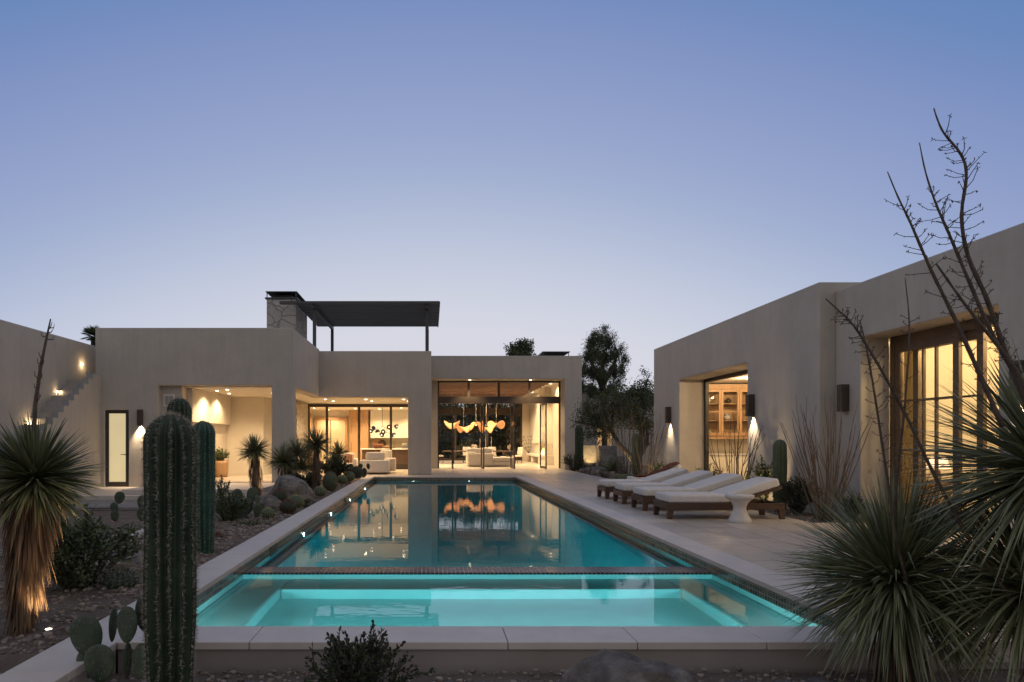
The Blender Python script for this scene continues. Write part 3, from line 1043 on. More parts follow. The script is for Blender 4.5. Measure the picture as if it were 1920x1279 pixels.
MB().box(12.4, 12.7, 1.5, 13.4, 0, 3.34).build("interior_wall", plaster_in, G)
MB().box(8.62, 12.4, 13.40, 13.58, 0, 3.34).build("interior_wall", plaster_in, G)
MB().box(8.62, 12.4, 5.0, 5.2, 0, 3.34).build("interior_wall", plaster_in, G)
# far opening: dark sliding frame parked at the far jamb and a head track
b = MB(); b.box(8.52, 8.62, 21.13, 21.255, 0, 3.3); b.box(8.50, 8.64, 16.7, 21.13, 3.20, 3.298)
f1 = b.build("sliding_door", black_m, G)
# near opening: bronze sliding leaves, the rest of the opening stands open
def leaf(t, u0, u1, muntin_u, muntin_z, z1=3.18):
    b = MB()
    b.box(t - .03, t + .03, u0, u0 + .13, .02, z1); b.box(t - .03, t + .03, u1 - .13, u1, .02, z1)
    b.box(t - .03, t + .03, u0 + .13, u1 - .13, z1 - .16, z1); b.box(t - .03, t + .03, u0 + .13, u1 - .13, .02, .26)
    for u in muntin_u: b.box(t - .022, t + .022, u - .02, u + .02, .26, z1 - .16)
    for z in muntin_z: b.box(t - .020, t + .020, u0 + .13, u1 - .13, z - .018, z + .018)
    o = b.build("sliding_door", bronze2, G)
    MB().quad((t, u0 + .13, .26), (t, u1 - .13, .26), (t, u1 - .13, z1 - .16), (t, u0 + .13, z1 - .16)).build("pane", pane_m, o)
    return o


bronze2 = surf("warm bronze frame", (.12, .078, .045), (.15, .10, .06), 6, .5, spec=.4)
leaf(8.66, 11.15, 12.68, [11.68, 11.98], [1.22, 2.12])
l2 = leaf(8.76, 10.78, 12.35, [11.3], [1.22, 2.12])
b = MB(); b.box(8.70, 8.72, 10.80, 10.83, .95, 1.35); b.box(8.69, 8.70, 10.80, 10.82, 1.0, 1.3)
b.build("handle", black_m, l2)
b = MB(); b.box(8.615, 8.80, 12.68, 12.798, 0, 3.33); b.box(8.615, 8.80, 9.7, 12.68, 3.18, 3.328)
b.build("door_frame", bronze2, G)
# curtain just inside the near opening
cv, cf = [], []
NC = 90
for i in range(NC + 1):
    y = 12.5 + (13.35 - 12.5) * i / NC
    x = 9.02 + .045 * math.sin(i * 1.05) + .02 * math.sin(i * .37)
    cv += [(x, y, .03), (x, y, 3.25)]
for i in range(NC): cf.append((2 * i, 2 * i + 2, 2 * i + 3, 2 * i + 1))
cur = mesh_obj("curtain", cv, cf, surf("linen curtain", (.56, .49, .27), (.62, .54, .31), 8, .9, trans=.4), smooth=True, base=(9.02, 12.9, 0))
tag(cur, "pale yellow floor length curtain behind the gridded glass door", "curtain")
# room light
for x, y in ((9.6, 15.3), (9.8, 18.2), (9.8, 20.8), (11.8, 16.5), (11.8, 20.5)): downlight(x, y, 3.31, 105, parent=G, bulb='POINT')
for x, y in ((9.05, 11.9), (10.6, 11.8), (10.6, 9.0), (9.6, 10.2), (11.4, 7.2)): downlight(x, y, 3.34, 92, parent=G, col=(1, .70, .34), bulb='POINT')
NS_ = thing("nightstand", "small pale nightstand under the table lamp behind the gridded glass door", "nightstand", (9.75, 13.1, 0))
bevel(MB().box(9.5, 10.0, 12.9, 13.35, .06, .62).build("body", wood_m, NS_), .01)
MB().box(9.53, 9.97, 12.885, 12.899, .1, .32).build("drawer", wood_m, NS_); MB().box(9.53, 9.97, 12.885, 12.899, .35, .58).build("drawer", wood_m, NS_)
TL = thing("table_lamp", "lit table lamp with a pleated shade behind the gridded glass door", "lamp", (9.75, 13.1, .62))
b = MB(); b.lathe([(.07, .62), (.07, .64), (.03, .66), (.05, .74), (.02, .84), (.015, .92)], (9.75, 13.1, 0), 16); b.build("base", bronze2, TL, True)
b = MB(); b.lathe([(.19, .86), (.12, 1.08)], (9.75, 13.1, 0), 30, lambda t: 1 + .02 * math.cos(30 * t)); b.build("lamp_shade", emit("lit lamp shade", (1, .66, .40), 2.2), TL, True)
# hutch with glass fronted doors in the far room
HU = thing("hutch", "tall oak cabinet with glass fronted upper doors seen through the far opening", "cabinet", (9.9, 22.9, 0))
b = MB(); b.box(8.9, 11.5, 22.55, 23.1, 1.45, 1.55); b.box(8.9, 11.5, 22.55, 23.1, 3.1, 3.25); b.box(8.9, 8.98, 22.55, 23.1, 1.55, 3.1); b.box(11.42, 11.5, 22.55, 23.1, 1.55, 3.1); b.box(8.98, 11.42, 23.08, 23.12, 1.55, 3.1)
for z in (2.05, 2.6): b.box(8.98, 11.42, 22.6, 23.08, z, z + .025)
b.build("upper_case", wood_m, HU)
b = MB(); b.box(8.8, 11.6, 22.4, 23.1, 0, .92)
bevel(b.build("base_cabinet", ceil_white, HU), .01)
MB().box(8.75, 11.65, 22.35, 23.1, .92, .97).build("countertop", cement_m, HU)
for k in range(4):
    x0 = 8.98 + k * .61
    b = MB(); b.box(x0, x0 + .07, 22.5, 22.54, 1.56, 3.09); b.box(x0 + .53, x0 + .60, 22.5, 22.54, 1.56, 3.09); b.box(x0 + .07, x0 + .53, 22.5, 22.54, 1.56, 1.65); b.box(x0 + .07, x0 + .53, 22.5, 22.54, 3.0, 3.09); b.box(x0 + .07, x0 + .53, 22.505, 22.535, 2.33, 2.36)
    d_ = b.build("cabinet_door", wood_m, HU)
    MB().quad((x0 + .07, 22.52, 1.65), (x0 + .53, 22.52, 1.65), (x0 + .53, 22.52, 3.0), (x0 + .07, 22.52, 3.0)).build("pane", pane_m, d_)
for k in range(3):
    b = MB(); b.box(8.85 + k * .9, 9.7 + k * .9, 22.385, 22.399, .5, .85)
    b.build("drawer", ceil_white, HU)
for i, (x, z, s, what) in enumerate(((9.25, 2.625, .13, "round white vase on the top hutch shelf"), (9.9, 2.075, .12, "squat clay jar on the middle hutch shelf"), (9.3, 1.555, .1, "small bowl on the lowest hutch shelf"), (9.95, 2.625, .1, "little dark jug on the top hutch shelf"))):
    b = MB(); b.lathe([(s * .5, 0), (s, s * .7), (s * .95, s * 1.2), (s * .45, s * 1.7), (s * .55, s * 1.9)], (x, 22.8, z), 18)
    o = b.build("vase" if i < 1 else ("jar" if i == 1 else ("bowl" if i == 2 else "jug")), (clay_m, cement_m, clay_m, bronze)[i], smooth=True, base=(x, 22.8, z))
    tag(o, what, o.name)


# wall sconces
def sconce(face, x, y, z, label, lit=True, e=150, name="wall_sconce"):
    """face: (nx, ny) outward normal of the wall; z is the top"""
    t = thing(name, label, "wall lamp", (x, y, z - .52), group="box shaped wall lamps")
    nx, ny = face
    tx, ty = -ny, nx
    c = Vector((x + nx * .085, y + ny * .085, 0))
    b = MB()
    w, d, th = .075, .075, .008
    def bx(a0, a1, b0, b1, z0, z1):
        q = [c + Vector((tx * a + nx * bb, ty * a + ny * bb, 0)) for a, bb in ((a0, b0), (a1, b0), (a1, b1), (a0, b1))]
        b.hexa([v + Vector((0, 0, z0)) for v in q], [v + Vector((0, 0, z1)) for v in q])
    bx(-w, w, -d, -d + th, z - .52, z); bx(-w, w, d - th, d, z - .52, z)
    bx(-w, -w + th, -d + th, d - th, z - .52, z); bx(w - th, w, -d + th, d - th, z - .52, z)
    bx(-w + th, w - th, -d + th, d - th, z - .30, z - .004)
    b.build("lamp_body", bronze, t)
    if lit:
        g = MB()
        q = [c + Vector((tx * a + nx * bb, ty * a + ny * bb, z - .312)) for a, bb in ((-.05, -.05), (.05, -.05), (.05, .05), (-.05, .05))]
        g.hexa(q, [v + Vector((0, 0, .01)) for v in q])
        g.build("lens", lamp_m, t)
        lp = c + Vector((-nx * .02, -ny * .02, z - .50))
        light('SPOT', "sconce_lamp", lp, e, (1, .76, .48), t, target=lp + Vector((-nx * .06, -ny * .06, -1)), size=.03, cone=84, blend=.9)
    return t


sconce((-1, 0), 7.74, 22.0, 2.48, "lit box wall lamp on the guest wing beyond its far opening")
sconce((-1, 0), 7.74, 16.35, 2.5, "lit box wall lamp on the guest wing nearer than its far opening")
sconce((-1, 0), 8.06, 13.2, 2.48, "unlit box wall lamp beside the inner corner of the guest wing", lit=False)
sconce((-1, 0), 8.06, 9.25, 2.48, "box wall lamp behind the tall yucca leaves", e=120)
sconce((0, -1), -9.62, 22.7, 2.42, "lit box wall lamp between the frosted door and the cacti", e=260)
# ================================================================== loungers and other furniture outside
def make_lounger():
    t = thing("sun_lounger", "x", "sun lounger", (0, 0, 0))
    # local: x along the length from the foot (0) to the head (2.08), y depth 0..0.7
    b = MB()
    b.box(0, 2.08, 0, .045, .17, .285); b.box(0, 2.08, .755, .80, .17, .285)
    b.box(0, .045, .045, .755, .17, .285); b.box(2.035, 2.08, .045, .755, .17, .285)
    bevel(b.build("frame", wood_dark, t, local=True), .006)
    b = MB()
    for k in range(9): b.box(.08 + k * .115, .16 + k * .115, .045, .755, .255, .278)
    b.build("slats", wood_dark, t, local=True)
    for x0, x1, dx in ((0, .11, .05), (1.97, 2.08, -.05)):
        for y0 in (0, .73):
            b = MB()
            xa, xb = (x0, x1 - .03) if dx > 0 else (x0 + .03, x1)
            b.hexa([(xa, y0, 0), (xb, y0, 0), (xb, y0 + .07, 0), (xa, y0 + .07, 0)], [(x0, y0, .169), (x1, y0, .169), (x1, y0 + .07, .169), (x0, y0 + .07, .169)])
            bevel(b.build("leg", wood_dark, t, local=True), .004)
    ang = math.radians(17.5)
    b = MB(); b.rbox(.02, 1.12, .02, .78, .286, .435, .045, .012, 8)
    sc = b.build("seat_cushion", fabric_m, t, True, local=True)

    def piping(x0, x1, y0, y1, z, par, M=None):
        q = [(x0, y0), (x1, y0), (x1, y1), (x0, y1)]
        pb = MB(); pts = []
        for i, (x, y) in enumerate(q):
            nx, ny = q[(i + 1) % 4]; px_, py_ = q[i - 1]
            c = Vector((x, y, z)); a = (Vector((px_, py_, z)) - c).normalized() * .04; e = (Vector((nx, ny, z)) - c).normalized() * .04
            pts += [c + a, c + a * .3 + e * .3, c + e]
        pts.append(pts[0])
        pb.tube(pts, .0055, 5, cap=False)
        if M is not None: pb.v = [tuple(M @ Vector(p)) for p in pb.v]
        pb.build("piping", piping_m, par, True, local=True)
    piping(.028, 1.112, .028, .772, .405, sc)
    b = MB(); b.rbox(0, .98, .02, .78, .02, .17, .045, .015, 8)
    M_ = Matrix.Translation((1.09, 0, .275)) @ Matrix.Rotation(-ang, 4, 'Y')
    b.v = [tuple(M_ @ Vector(p)) for p in b.v]
    bc = b.build("back_cushion", fabric_m, t, True, local=True)
    piping(.008, .972, .028, .772, .142, bc, M_)
    b = MB(); b.box(.0, .99, .01, .05, -.03, .015); b.box(0, .99, .75, .79, -.03, .015); b.box(.95, .99, .05, .75, -.03, .015)
    for k in range(7): b.box(.08 + k * .12, .15 + k * .12, .05, .75, -.012, .012)
    b.v = [tuple(M_ @ Vector(p)) for p in b.v]
    b.build("back_frame", wood_dark, t, local=True)
    b = MB()
    for y in (.12, .66): b.tube([(1.62, y, .44), (1.86, y, .22)], .012, 6)
    b.build("prop", wood_dark, t, local=True)
    return t


piping_m = surf("cushion piping", (.42, .40, .38), (.48, .46, .44), 10, .9)
proto = make_lounger()
lb = ["white cushioned teak sun lounger nearest the camera, behind the white drum table", "white cushioned teak sun lounger second from the white side table",
      "white cushioned teak sun lounger third from the white side table", "white cushioned teak sun lounger fourth from the white side table, next to the draped chaise"]
for i, (x, y) in enumerate(((4.21, 12.1), (4.22, 13.52), (4.2, 14.92), (4.17, 16.25))):
    o = proto if i == 0 else copy_tree(proto)
    o.location = (x, y, 0)
    o.rotation_euler = (0, 0, math.radians((0, .6, -.5, .4)[i]))
    o["label"] = lb[i]
    o["group"] = "teak sun loungers in a row on the deck"
WL[proto.name] = Vector((0, 0, 0))

LC = thing("lounge_chair", "shorter white cushioned teak chaise with a brown throw at the far end of the row", "lounge chair", (5.4, 18.2, 0))
LX, LY = 5.40, 18.2
b = MB(); b.box(LX, LX + 1.5, LY, LY + .05, .17, .27); b.box(LX, LX + 1.5, LY + .65, LY + .7, .17, .27); b.box(LX, LX + .05, LY + .05, LY + .65, .17, .27); b.box(LX + 1.45, LX + 1.5, LY + .05, LY + .65, .17, .27)
b.build("frame", wood_dark, LC)
for x in (LX, LX + 1.43):
    for y in (LY, LY + .63): MB().box(x, x + .07, y, y + .07, 0, .169).build("leg", wood_dark, LC)
b = MB(); b.rbox(LX + .02, LX + .6, LY + .02, LY + .68, .272, .41, .04, .01); b.build("seat_cushion", fabric_m, LC, True)
M_ = Matrix.Translation((LX + .56, LY, .27)) @ Matrix.Rotation(-math.radians(25), 4, 'Y')
b = MB(); b.rbox(0, .86, .02, .68, .02, .16, .045, .015); b.v = [tuple(M_ @ Vector(p)) for p in b.v]
b.build("back_cushion", fabric_m, LC, True)
b = MB(); b.box(0, .87, .01, .05, -.03, .015); b.box(0, .87, .65, .69, -.03, .015); b.box(.83, .87, .05, .65, -.03, .015); b.v = [tuple(M_ @ Vector(p)) for p in b.v]
b.build("back_frame", wood_dark, LC)
# throw blanket draped over the chaise
tv, tf = [], []
NU, NV = 40, 24
for i in range(NU + 1):
    u = i / NU * 1.28
    for j in range(NV + 1):
        w = -.02 + j / NV * .42
        fold = .018 * math.sin(j * 1.3 + i * .12) + .014 * math.sin(i * .5 + j * .2)
        if u < .42:
            p = Vector((LX + .12 + u, 0, .445))
        else:
            q = M_ @ Vector((u - .40, 0, .205))
            p = Vector((q.x, 0, q.z))
        over = max(0, u - 1.22)
        y = LY + .05 + w + .05 * math.sin(i * .2)
        z = p.z + fold
        edge = max(0, .02 - w)
        tv.append((p.x, y - .03, z - over * .8))
for i in range(NU):
    for j in range(NV):
        a = i * (NV + 1) + j
        tf.append((a, a + NV + 1, a + NV + 2, a + 1))
o = mesh_obj("throw_blanket", tv, tf, throw_m, smooth=True, base=(LX + .6, LY + .3, .45))
sm = o.modifiers.new("thickness", 'SOLIDIFY'); sm.thickness = .012
tag(o, "brown knitted throw draped over the farthest chaise", "throw")

b = MB()
b.lathe([(.185, 0), (.19, .012), (.172, .06), (.13, .15), (.104, .22), (.105, .27), (.135, .335), (.20, .40), (.222, .412), (.232, .42), (.234, .455), (.228, .468), (.0, .470)], (5.31, 11.72, 0), 48)
o = b.build("side_table", cement_m, smooth=True, base=(5.31, 11.72, 0))
tag(o, "white drum side table with a narrow waist beside the nearest lounger", "side table")


# ------------------------------------------------------------------ patio sofa, pots
def sofa_block(parent, x0, x1, y0, y1, z0, z1, name, m=sofa_m, r=.05, puff=0):
    b = MB(); b.rbox(x0, x1, y0, y1, z0, z1, r, puff)
    return b.build(name, m, parent, True)


S = thing("patio_sofa", "white upholstered sofa on the covered patio with its back to the pool", "sofa", (-2.3, 28.6, 0))
sofa_block(S, -2.93, -1.72, 28.25, 29.2, .06, .58, "base")
sofa_block(S, -2.72, -1.92, 28.62, 28.85, .56, .90, "back_cushion", r=.08, puff=.01)
sofa_block(S, -1.98, -1.50, 29.2, 29.9, .08, .64, "arm")
sofa_block(S, -2.2, -1.70, 30.0, 30.3, .3, .98, "backrest")
sofa_block(S, -2.9, -1.72, 29.22, 30.0, .06, .42, "seat")
S2 = thing("patio_armchair", "white patio armchair with a terracotta pillow behind the desert plants", "armchair", (-3.8, 29.5, 0))
sofa_block(S2, -4.2, -3.35, 29.3, 30.1, .06, .42, "seat")
sofa_block(S2, -4.35, -4.2, 29.3, 30.1, .06, .62, "arm")
sofa_block(S2, -3.35, -3.18, 29.3, 30.1, .06, .62, "arm")
sofa_block(S2, -4.2, -3.35, 30.1, 30.3, .06, .85, "backrest")
sofa_block(S2, -3.75, -3.4, 29.75, 29.95, .42, .80, "pillow", surf("terracotta cushion", (.32, .15, .09), (.40, .20, .12), 9, .9), .07)
b = MB(); b.lathe([(.24, 0), (.27, .1), (.29, .5), (.30, .62), (.27, .63), (.26, .56)], (-8.02, 26.1, 0), 20)
o = b.build("barrel_planter", wood_m, smooth=True, base=(-8.02, 26.1, 0))
tag(o, "wooden barrel planter against the loggia mantel", "planter")
b = MB()
b.lathe([(.12, 0), (.19, .06), (.235, .18), (.235, .26), (.20, .36), (.185, .42), (.21, .46), (.20, .48), (.17, .47)], (-8.72, 21.3, 0), 28, lambda t: 1 + .012 * math.sin(9 * t))
o = b.build("water_jar", clay_m, smooth=True, base=(-8.72, 21.3, 0))
tag(o, "rounded pale clay jar under the wall spout beside the frosted door", "jar")
b = MB(); b.tube([(-9.2, 22.69, .62), (-9.2, 22.55, .63), (-9.2, 22.45, .60), (-9.2, 22.43, .55)], .018, 8); b.tube([(-9.2, 22.6, .63), (-9.2, 22.6, .74)], .012, 6); b.tube([(-9.25, 22.6, .74), (-9.15, 22.6, .74)], .012, 6)
o = b.build("wall_spout", black_m, smooth=True, base=(-9.2, 22.69, .62))
tag(o, "small black wall spout above the clay jar", "tap")

# ------------------------------------------------------------------ kitchen
def cabinet(name, label, x0, x1, y0, y1, z1, splits, m=wood_m):
    t = thing(name, label, "cabinet", ((x0 + x1) / 2, (y0 + y1) / 2, 0))
    MB().box(x0, x1, y0 + .02, y1, 0, z1).build("carcass", m, t)
    for (a, c, za, zb, hx) in splits:
        d = MB().box(a + .004, c - .004, y0, y0 + .019, za + .004, zb - .004).build("cabinet_door", m, t)
        MB().box(hx - .008, hx + .008, y0 - .03, y0 - .012, (za + zb) / 2 - .25, (za + zb) / 2 + .25).build("handle", bronze, d)
    return t


cabinet("tall_cabinet", "tall oak cabinet at the left end of the kitchen next to the stone wall", -7.15, -6.95, 37.0, 39.9, 3.0, [(-7.15, -6.95, 0, 3.0, -7.0)])
cabinet("refrigerator_cabinet", "oak panelled refrigerator cabinet between the doorway and the range hood", -4.72, -3.62, 39.8, 40.45, 3.17,
        [(-4.72, -4.17, 2.28, 3.17, -4.22), (-4.17, -3.62, 2.28, 3.17, -4.12), (-4.66, -3.66, 0.1, 1.95, -4.6), (-4.66, -3.66, 1.97, 2.2, -4.6)])
K = thing("kitchen_counter", "stone topped kitchen counter along the back wall under the range hood", "counter", (-2, 40, 0))
MB().box(-3.55, -.42, 39.85, 40.45, 0, .90).build("base", wood_m, K)
MB().box(-3.58, -.40, 39.8, 40.455, .90, .945).build("countertop", cement_m, K)
I = thing("kitchen_island", "long kitchen island with a pale stone top facing the patio", "counter", (-2, 37.3, 0))
MB().box(-3.7, -.75, 36.9, 37.8, 0, .90).build("base", wood_dark, I)
bevel(MB().box(-3.8, -.65, 36.8, 37.9, .90, .96).build("countertop", cement_m, I), .01)
b = MB(); b.tube([(-2.0, 37.6, .96), (-2.0, 37.6, 1.32), (-2.0, 37.5, 1.40), (-2.0, 37.38, 1.36)], .018, 8)
o = b.build("faucet", bronze, smooth=True, base=(-2.0, 37.6, .96)); tag(o, "dark gooseneck faucet on the kitchen island", "faucet")
for (nm, lab, cat, x, y, z, prof, mm) in (
    ("wicker_basket", "brown wicker basket on the island next to the wide bowl", "basket", -2.85, 37.3, .96, [(.2, 0), (.27, .05), (.29, .2), (.27, .25), (.24, .24)], throw_m),
    ("serving_bowl", "wide tan wooden bowl on the kitchen island", "bowl", -2.35, 37.2, .96, [(.12, 0), (.24, .08), (.30, .14), (.28, .14)], wood_m),
    ("white_bowl", "white stoneware bowl at the right end of the island", "bowl", -.95, 37.3, .96, [(.14, 0), (.22, .1), (.26, .22), (.24, .22)], cement_m),
    ("glass_jar", "grey lidded jar on the island between faucet and white bowl", "jar", -1.4, 37.3, .96, [(.15, 0), (.17, .04), (.17, .22), (.13, .27), (.05, .29)], surf("smoked jar", (.15, .14, .12), rough=.2))):
    b = MB(); b.lathe(prof, (x, y, z), 22)
    o = b.build(nm, mm, smooth=True, base=(x, y, z)); tag(o, lab, cat)
for x, r, lab in ((-3.15, .30, "larger round wooden board leaning on the backsplash"), (-2.85, .24, "smaller round wooden board leaning on the backsplash")):
    b = MB(); b.lathe([(r, 0), (r, .02), (r * .97, .025)], (0, 0, 0), 28)
    Mx = Matrix.Translation((x, 40.36 if r > .25 else 40.3, .95 + r)) @ Matrix.Rotation(math.radians(82), 4, 'X')
    b.v = [tuple(Mx @ Vector(p)) for p in b.v]
    o = b.build("cutting_board", wood_m if r > .25 else wood_dark, base=(x, 40.3, .95)); tag(o, lab, "cutting board")

lamp_dim = emit("dim bulb", (1, .80, .52), 2.2)
# branching chandelier over the patio side of the kitchen
CH = thing("chandelier", "black branching chandelier with cupped shades over the kitchen table", "chandelier", (-2.45, 34.8, 3.15))
cx, cy = -2.45, 34.8
b = MB()
j0 = Vector((cx, cy, 2.13))
b.tube([(cx, cy, 3.18), j0], .012, 6)
nodes = [(Vector((cx - .28, cy - .1, 1.97)), [Vector((cx - .58, cy - .15, 1.88)), Vector((cx - .48, cy + .1, 2.02)), Vector((cx - .24, cy, 1.84))]),
         (Vector((cx + .20, cy + .1, 2.02)), [Vector((cx + .34, cy, 2.08)), Vector((cx + .72, cy + .2, 2.12))]),
         (Vector((cx + .22, cy, 1.80)), [Vector((cx - .03, cy - .1, 1.68)), Vector((cx + .06, cy - .2, 1.84)), Vector((cx + .58, cy + .1, 1.68))])]
sh = []
for k, (q, ends) in enumerate(nodes):
    b.tube([j0 if k < 2 else nodes[1][0], q], .010, 6)
    for e in ends:
        b.tube([q, e], .009, 6); sh.append((q, e))
b.build("stem", black_m, CH)
for q, e in sh:
    d = (e - q).normalized()
    d = (d + Vector((0, -.5, -.5))).normalized()
    s = MB(); s.lathe([(.015, -.14), (.085, -.11), (.125, -.04), (.13, .03), (.115, .032), (.075, -.08), (.01, -.10)], (0, 0, 0), 14)
    Mx = Matrix.Translation(e) @ d.to_track_quat('Z', 'Y').to_matrix().to_4x4()
    s.v = [tuple(Mx @ Vector(p)) for p in s.v]
    o = s.build("shade", black_m, CH, True)
    g = MB(); g.lathe([(.01, -.03), (.035, -.015), (.04, .01), (.03, .035), (.008, .045)], (0, 0, 0), 10)
    g.v = [tuple(Mx @ Vector(p)) for p in g.v]
    g.build("bulb", lamp_dim, o, True)

# ------------------------------------------------------------------ great room
S3 = thing("sectional_sofa", "cream sectional sofa in the great room behind the pivot doors", "sofa", (3.2, 36.9, 0))
sofa_block(S3, 2.0, 2.45, 36.3, 38.6, .06, .78, "arm", r=.06)
sofa_block(S3, 2.0, 3.35, 36.25, 36.65, .05, .70, "backrest", r=.05)
sofa_block(S3, 2.45, 4.3, 36.7, 38.4, .05, .34, "base", r=.05)
sofa_block(S3, 3.36, 4.5, 36.25, 37.3, .05, .28, "base", r=.05)
sofa_block(S3, 3.36, 4.5, 36.25, 37.3, .29, .50, "seat_cushion", r=.09, puff=.03)
sofa_block(S3, 2.46, 3.5, 36.75, 38.2, .35, .52, "seat_cushion", r=.07, puff=.02)
for i, (x, r) in enumerate(((2.2, -8), (2.5, 6), (2.82, -3), (3.12, 10))):
    b = MB(); b.rbox(-.24, .24, -.09, .09, -.2, .2, .085)
    Mx = Matrix.Translation((x, 36.85, .80)) @ Matrix.Rotation(math.radians(r), 4, 'Y') @ Matrix.Rotation(math.radians(-14), 4, 'X')
    b.v = [tuple(Mx @ Vector(p)) for p in b.v]
    b.build("pillow", fabric_m, S3, True)
DT = thing("dining_table", "long dark dining table on trestle legs behind the cream sofa", "table", (2.6, 42, 0))
bevel(MB().box(.75, 5.2, 41.4, 42.6, .70, .77).build("tabletop", wood_dark, DT), .01)
for x in (1.4, 4.55):
    b = MB(); b.box(x - .06, x + .06, 41.6, 42.4, 0, .08); b.hexa([(x - .05, 41.9, .08), (x + .05, 41.9, .08), (x + .05, 42.1, .08), (x - .05, 42.1, .08)], [(x - .1, 41.6, .70), (x + .1, 41.6, .70), (x + .1, 42.4, .70), (x - .1, 42.4, .70)])
    b.build("leg", black_m, DT)


def make_chair():
    t = thing("dining_chair", "x", "chair", (0, 0, 0))
    b = MB(); b.rbox(-.26, .26, -.26, .26, .40, .50, .04, .01); b.build("seat", sofa_m, t, True, local=True)
    b = MB(); b.rbox(-.25, .25, -.045, .045, -.25, .25, .04)
    Mx = Matrix.Translation((0, .27, .74)) @ Matrix.Rotation(math.radians(-10), 4, 'X')
    b.v = [tuple(Mx @ Vector(p)) for p in b.v]
    b.build("backrest", sofa_m, t, True, local=True)
    for x in (-.21, .21):
        for y in (-.21, .21):
            b = MB(); b.tube([(x, y, .41), (x * 1.08, y * 1.08, 0)], [.022, .014], 6); b.build("leg", wood_dark, t, local=True)
    return t


pc = make_chair()
for i, (x, y, rz, lab) in enumerate(((.55, 41.9, 90, "upholstered dining chair at the left end of the dark dining table"), (5.25, 41.6, -62, "upholstered dining chair turned out at the right end of the dining table"),
                                    (2.3, 43.0, 0, "left of the two dining chairs on the far side of the table"), (3.9, 43.0, 0, "right of the two dining chairs on the far side of the table"))):
    o = pc if i == 0 else copy_tree(pc)
    o.location = (x, y, 0); o.rotation_euler = (0, 0, math.radians(rz))
    o["label"] = lab; o["group"] = "upholstered dining chairs"
paper = emit("glowing paper shade", (1, .50, .19), .50, .6, 6)
pl = [("wavy paper pendant lamp nearest the left end, curled up at one side", 1.32, 2.35, .42, 1.2), ("broad bowl shaped paper pendant lamp second from the left", 2.05, 2.12, .46, .3), ("thin curled paper pendant lamp in the middle of the row", 2.78, 2.28, .36, 2.4),
      ("cupped paper pendant lamp behind the central door edge", 3.42, 2.10, .44, .1), ("flat rippled paper pendant lamp at the right end of the row", 4.05, 2.36, .46, 1.9)]
for i, (lab, x, z, r, ph) in enumerate(pl):
    y = 41.8 + .25 * math.sin(i * 2.1)
    t = thing("pendant_lamp", lab, "pendant lamp", (x, y, z), group="paper pendant lamps over the dining table")
    MB().tube([(x, y, z + .1), (x, y, 4.34)], .006, 5).build("cord", cement_m, t)
    V, F = [], []
    NR, NA = 8, 28
    for a in range(NR + 1):
        q = a / NR
        for k in range(NA):
            th = 2 * PI * k / NA
            rr = r * q * (1 + .18 * math.sin(2 * th + ph))
            zz = z + .1 - .04 * q + .26 * q * q * math.sin(2 * th + ph * 1.7) - .06 * q * q
            V.append((x + rr * math.cos(th), y + rr * .7 * math.sin(th), zz))
    for a in range(NR):
        for k in range(NA):
            k2 = (k + 1) % NA
            F.append((a * NA + k, a * NA + k2, (a + 1) * NA + k2, (a + 1) * NA + k))
    s = mesh_obj("shade", V, F, paper, t, True)
    s.modifiers.new("thickness", 'SOLIDIFY').thickness = .008
    g = MB(); g.lathe([(.01, -.03), (.035, -.01), (.035, .02), (.01, .04)], (x, y, z + .05), 10); g.build("bulb", lamp_dim, t, True)
for x, h in ((3.05, .75), (3.4, .9), (3.75, .85)):
    b = MB(); b.lathe([(.05, 0), (.05, .015), (.012, .03), (.012, .12), (.03, .14)], (x, 42.0, .77), 12)
    k = b.build("candlestick", black_m, base=(x, 42.0, .77))
    tag(k, {3.05: "shortest candlestick with a tall ivory candle on the dining table", 3.4: "tallest candlestick with ivory candle on the dining table", 3.75: "candlestick with ivory candle nearest the right end of the dining table"}[x], "candlestick", "candlesticks on the dining table")
    MB().tube([(x, 42.0, .91), (x, 42.0, .77 + h)], [.014, .012], 8).build("candle", ceil_white, k)
b = MB(); b.lathe([(.1, 0), (.16, .12), (.17, .3), (.1, .46), (.07, .5), (.09, .54)], (6.55, 45.4, 0), 18)
vz = b.build("floor_vase", clay_m, smooth=True, base=(6.55, 45.4, 0)); tag(vz, "clay floor vase holding bare branches by the fireplace bench", "vase")
b = MB()
for k in range(11):
    p = Vector((6.55, 45.4, .5)); d = Vector((rnd.uniform(-.6, .5), rnd.uniform(-.5, .3), 1.2)).normalized(); pts = [p]
    for q in range(5):
        d = (d + Vector((rnd.uniform(-.3, .2), rnd.uniform(-.2, .2), rnd.uniform(-.1, .15)))).normalized(); pts.append(pts[-1] + d * .24)
    b.tube(pts, [.009, .008, .007, .006, .004, .003], 4)
    for q in pts[2:]:
        for _ in range(3):
            u = Vector((rnd.uniform(-1, 1), rnd.uniform(-1, 1), rnd.uniform(-.4, 1))).normalized() * .07; w = u.cross(Vector((.3, .5, .8))).normalized() * .025
            b.quad(q, q + u * .5 + w, q + u, q + u * .5 - w)
b.build("branch", stalk_m, vz)
b = MB(); b.box(2.6, 4.4, 46.6, 47.1, 0, .82)
o = b.build("console", wood_dark, base=(3.5, 46.8, 0)); bevel(o, .01); tag(o, "low dark console in front of the far great room windows", "console")
b = MB(); b.lathe([(.15, 0), (.22, .12), (.20, .26), (.12, .3)], (3.0, 46.8, .82), 16); o = b.build("lidded_pot", clay_m, smooth=True, base=(3.0, 46.8, .82)); tag(o, "round clay pot on the low dark console", "pot")
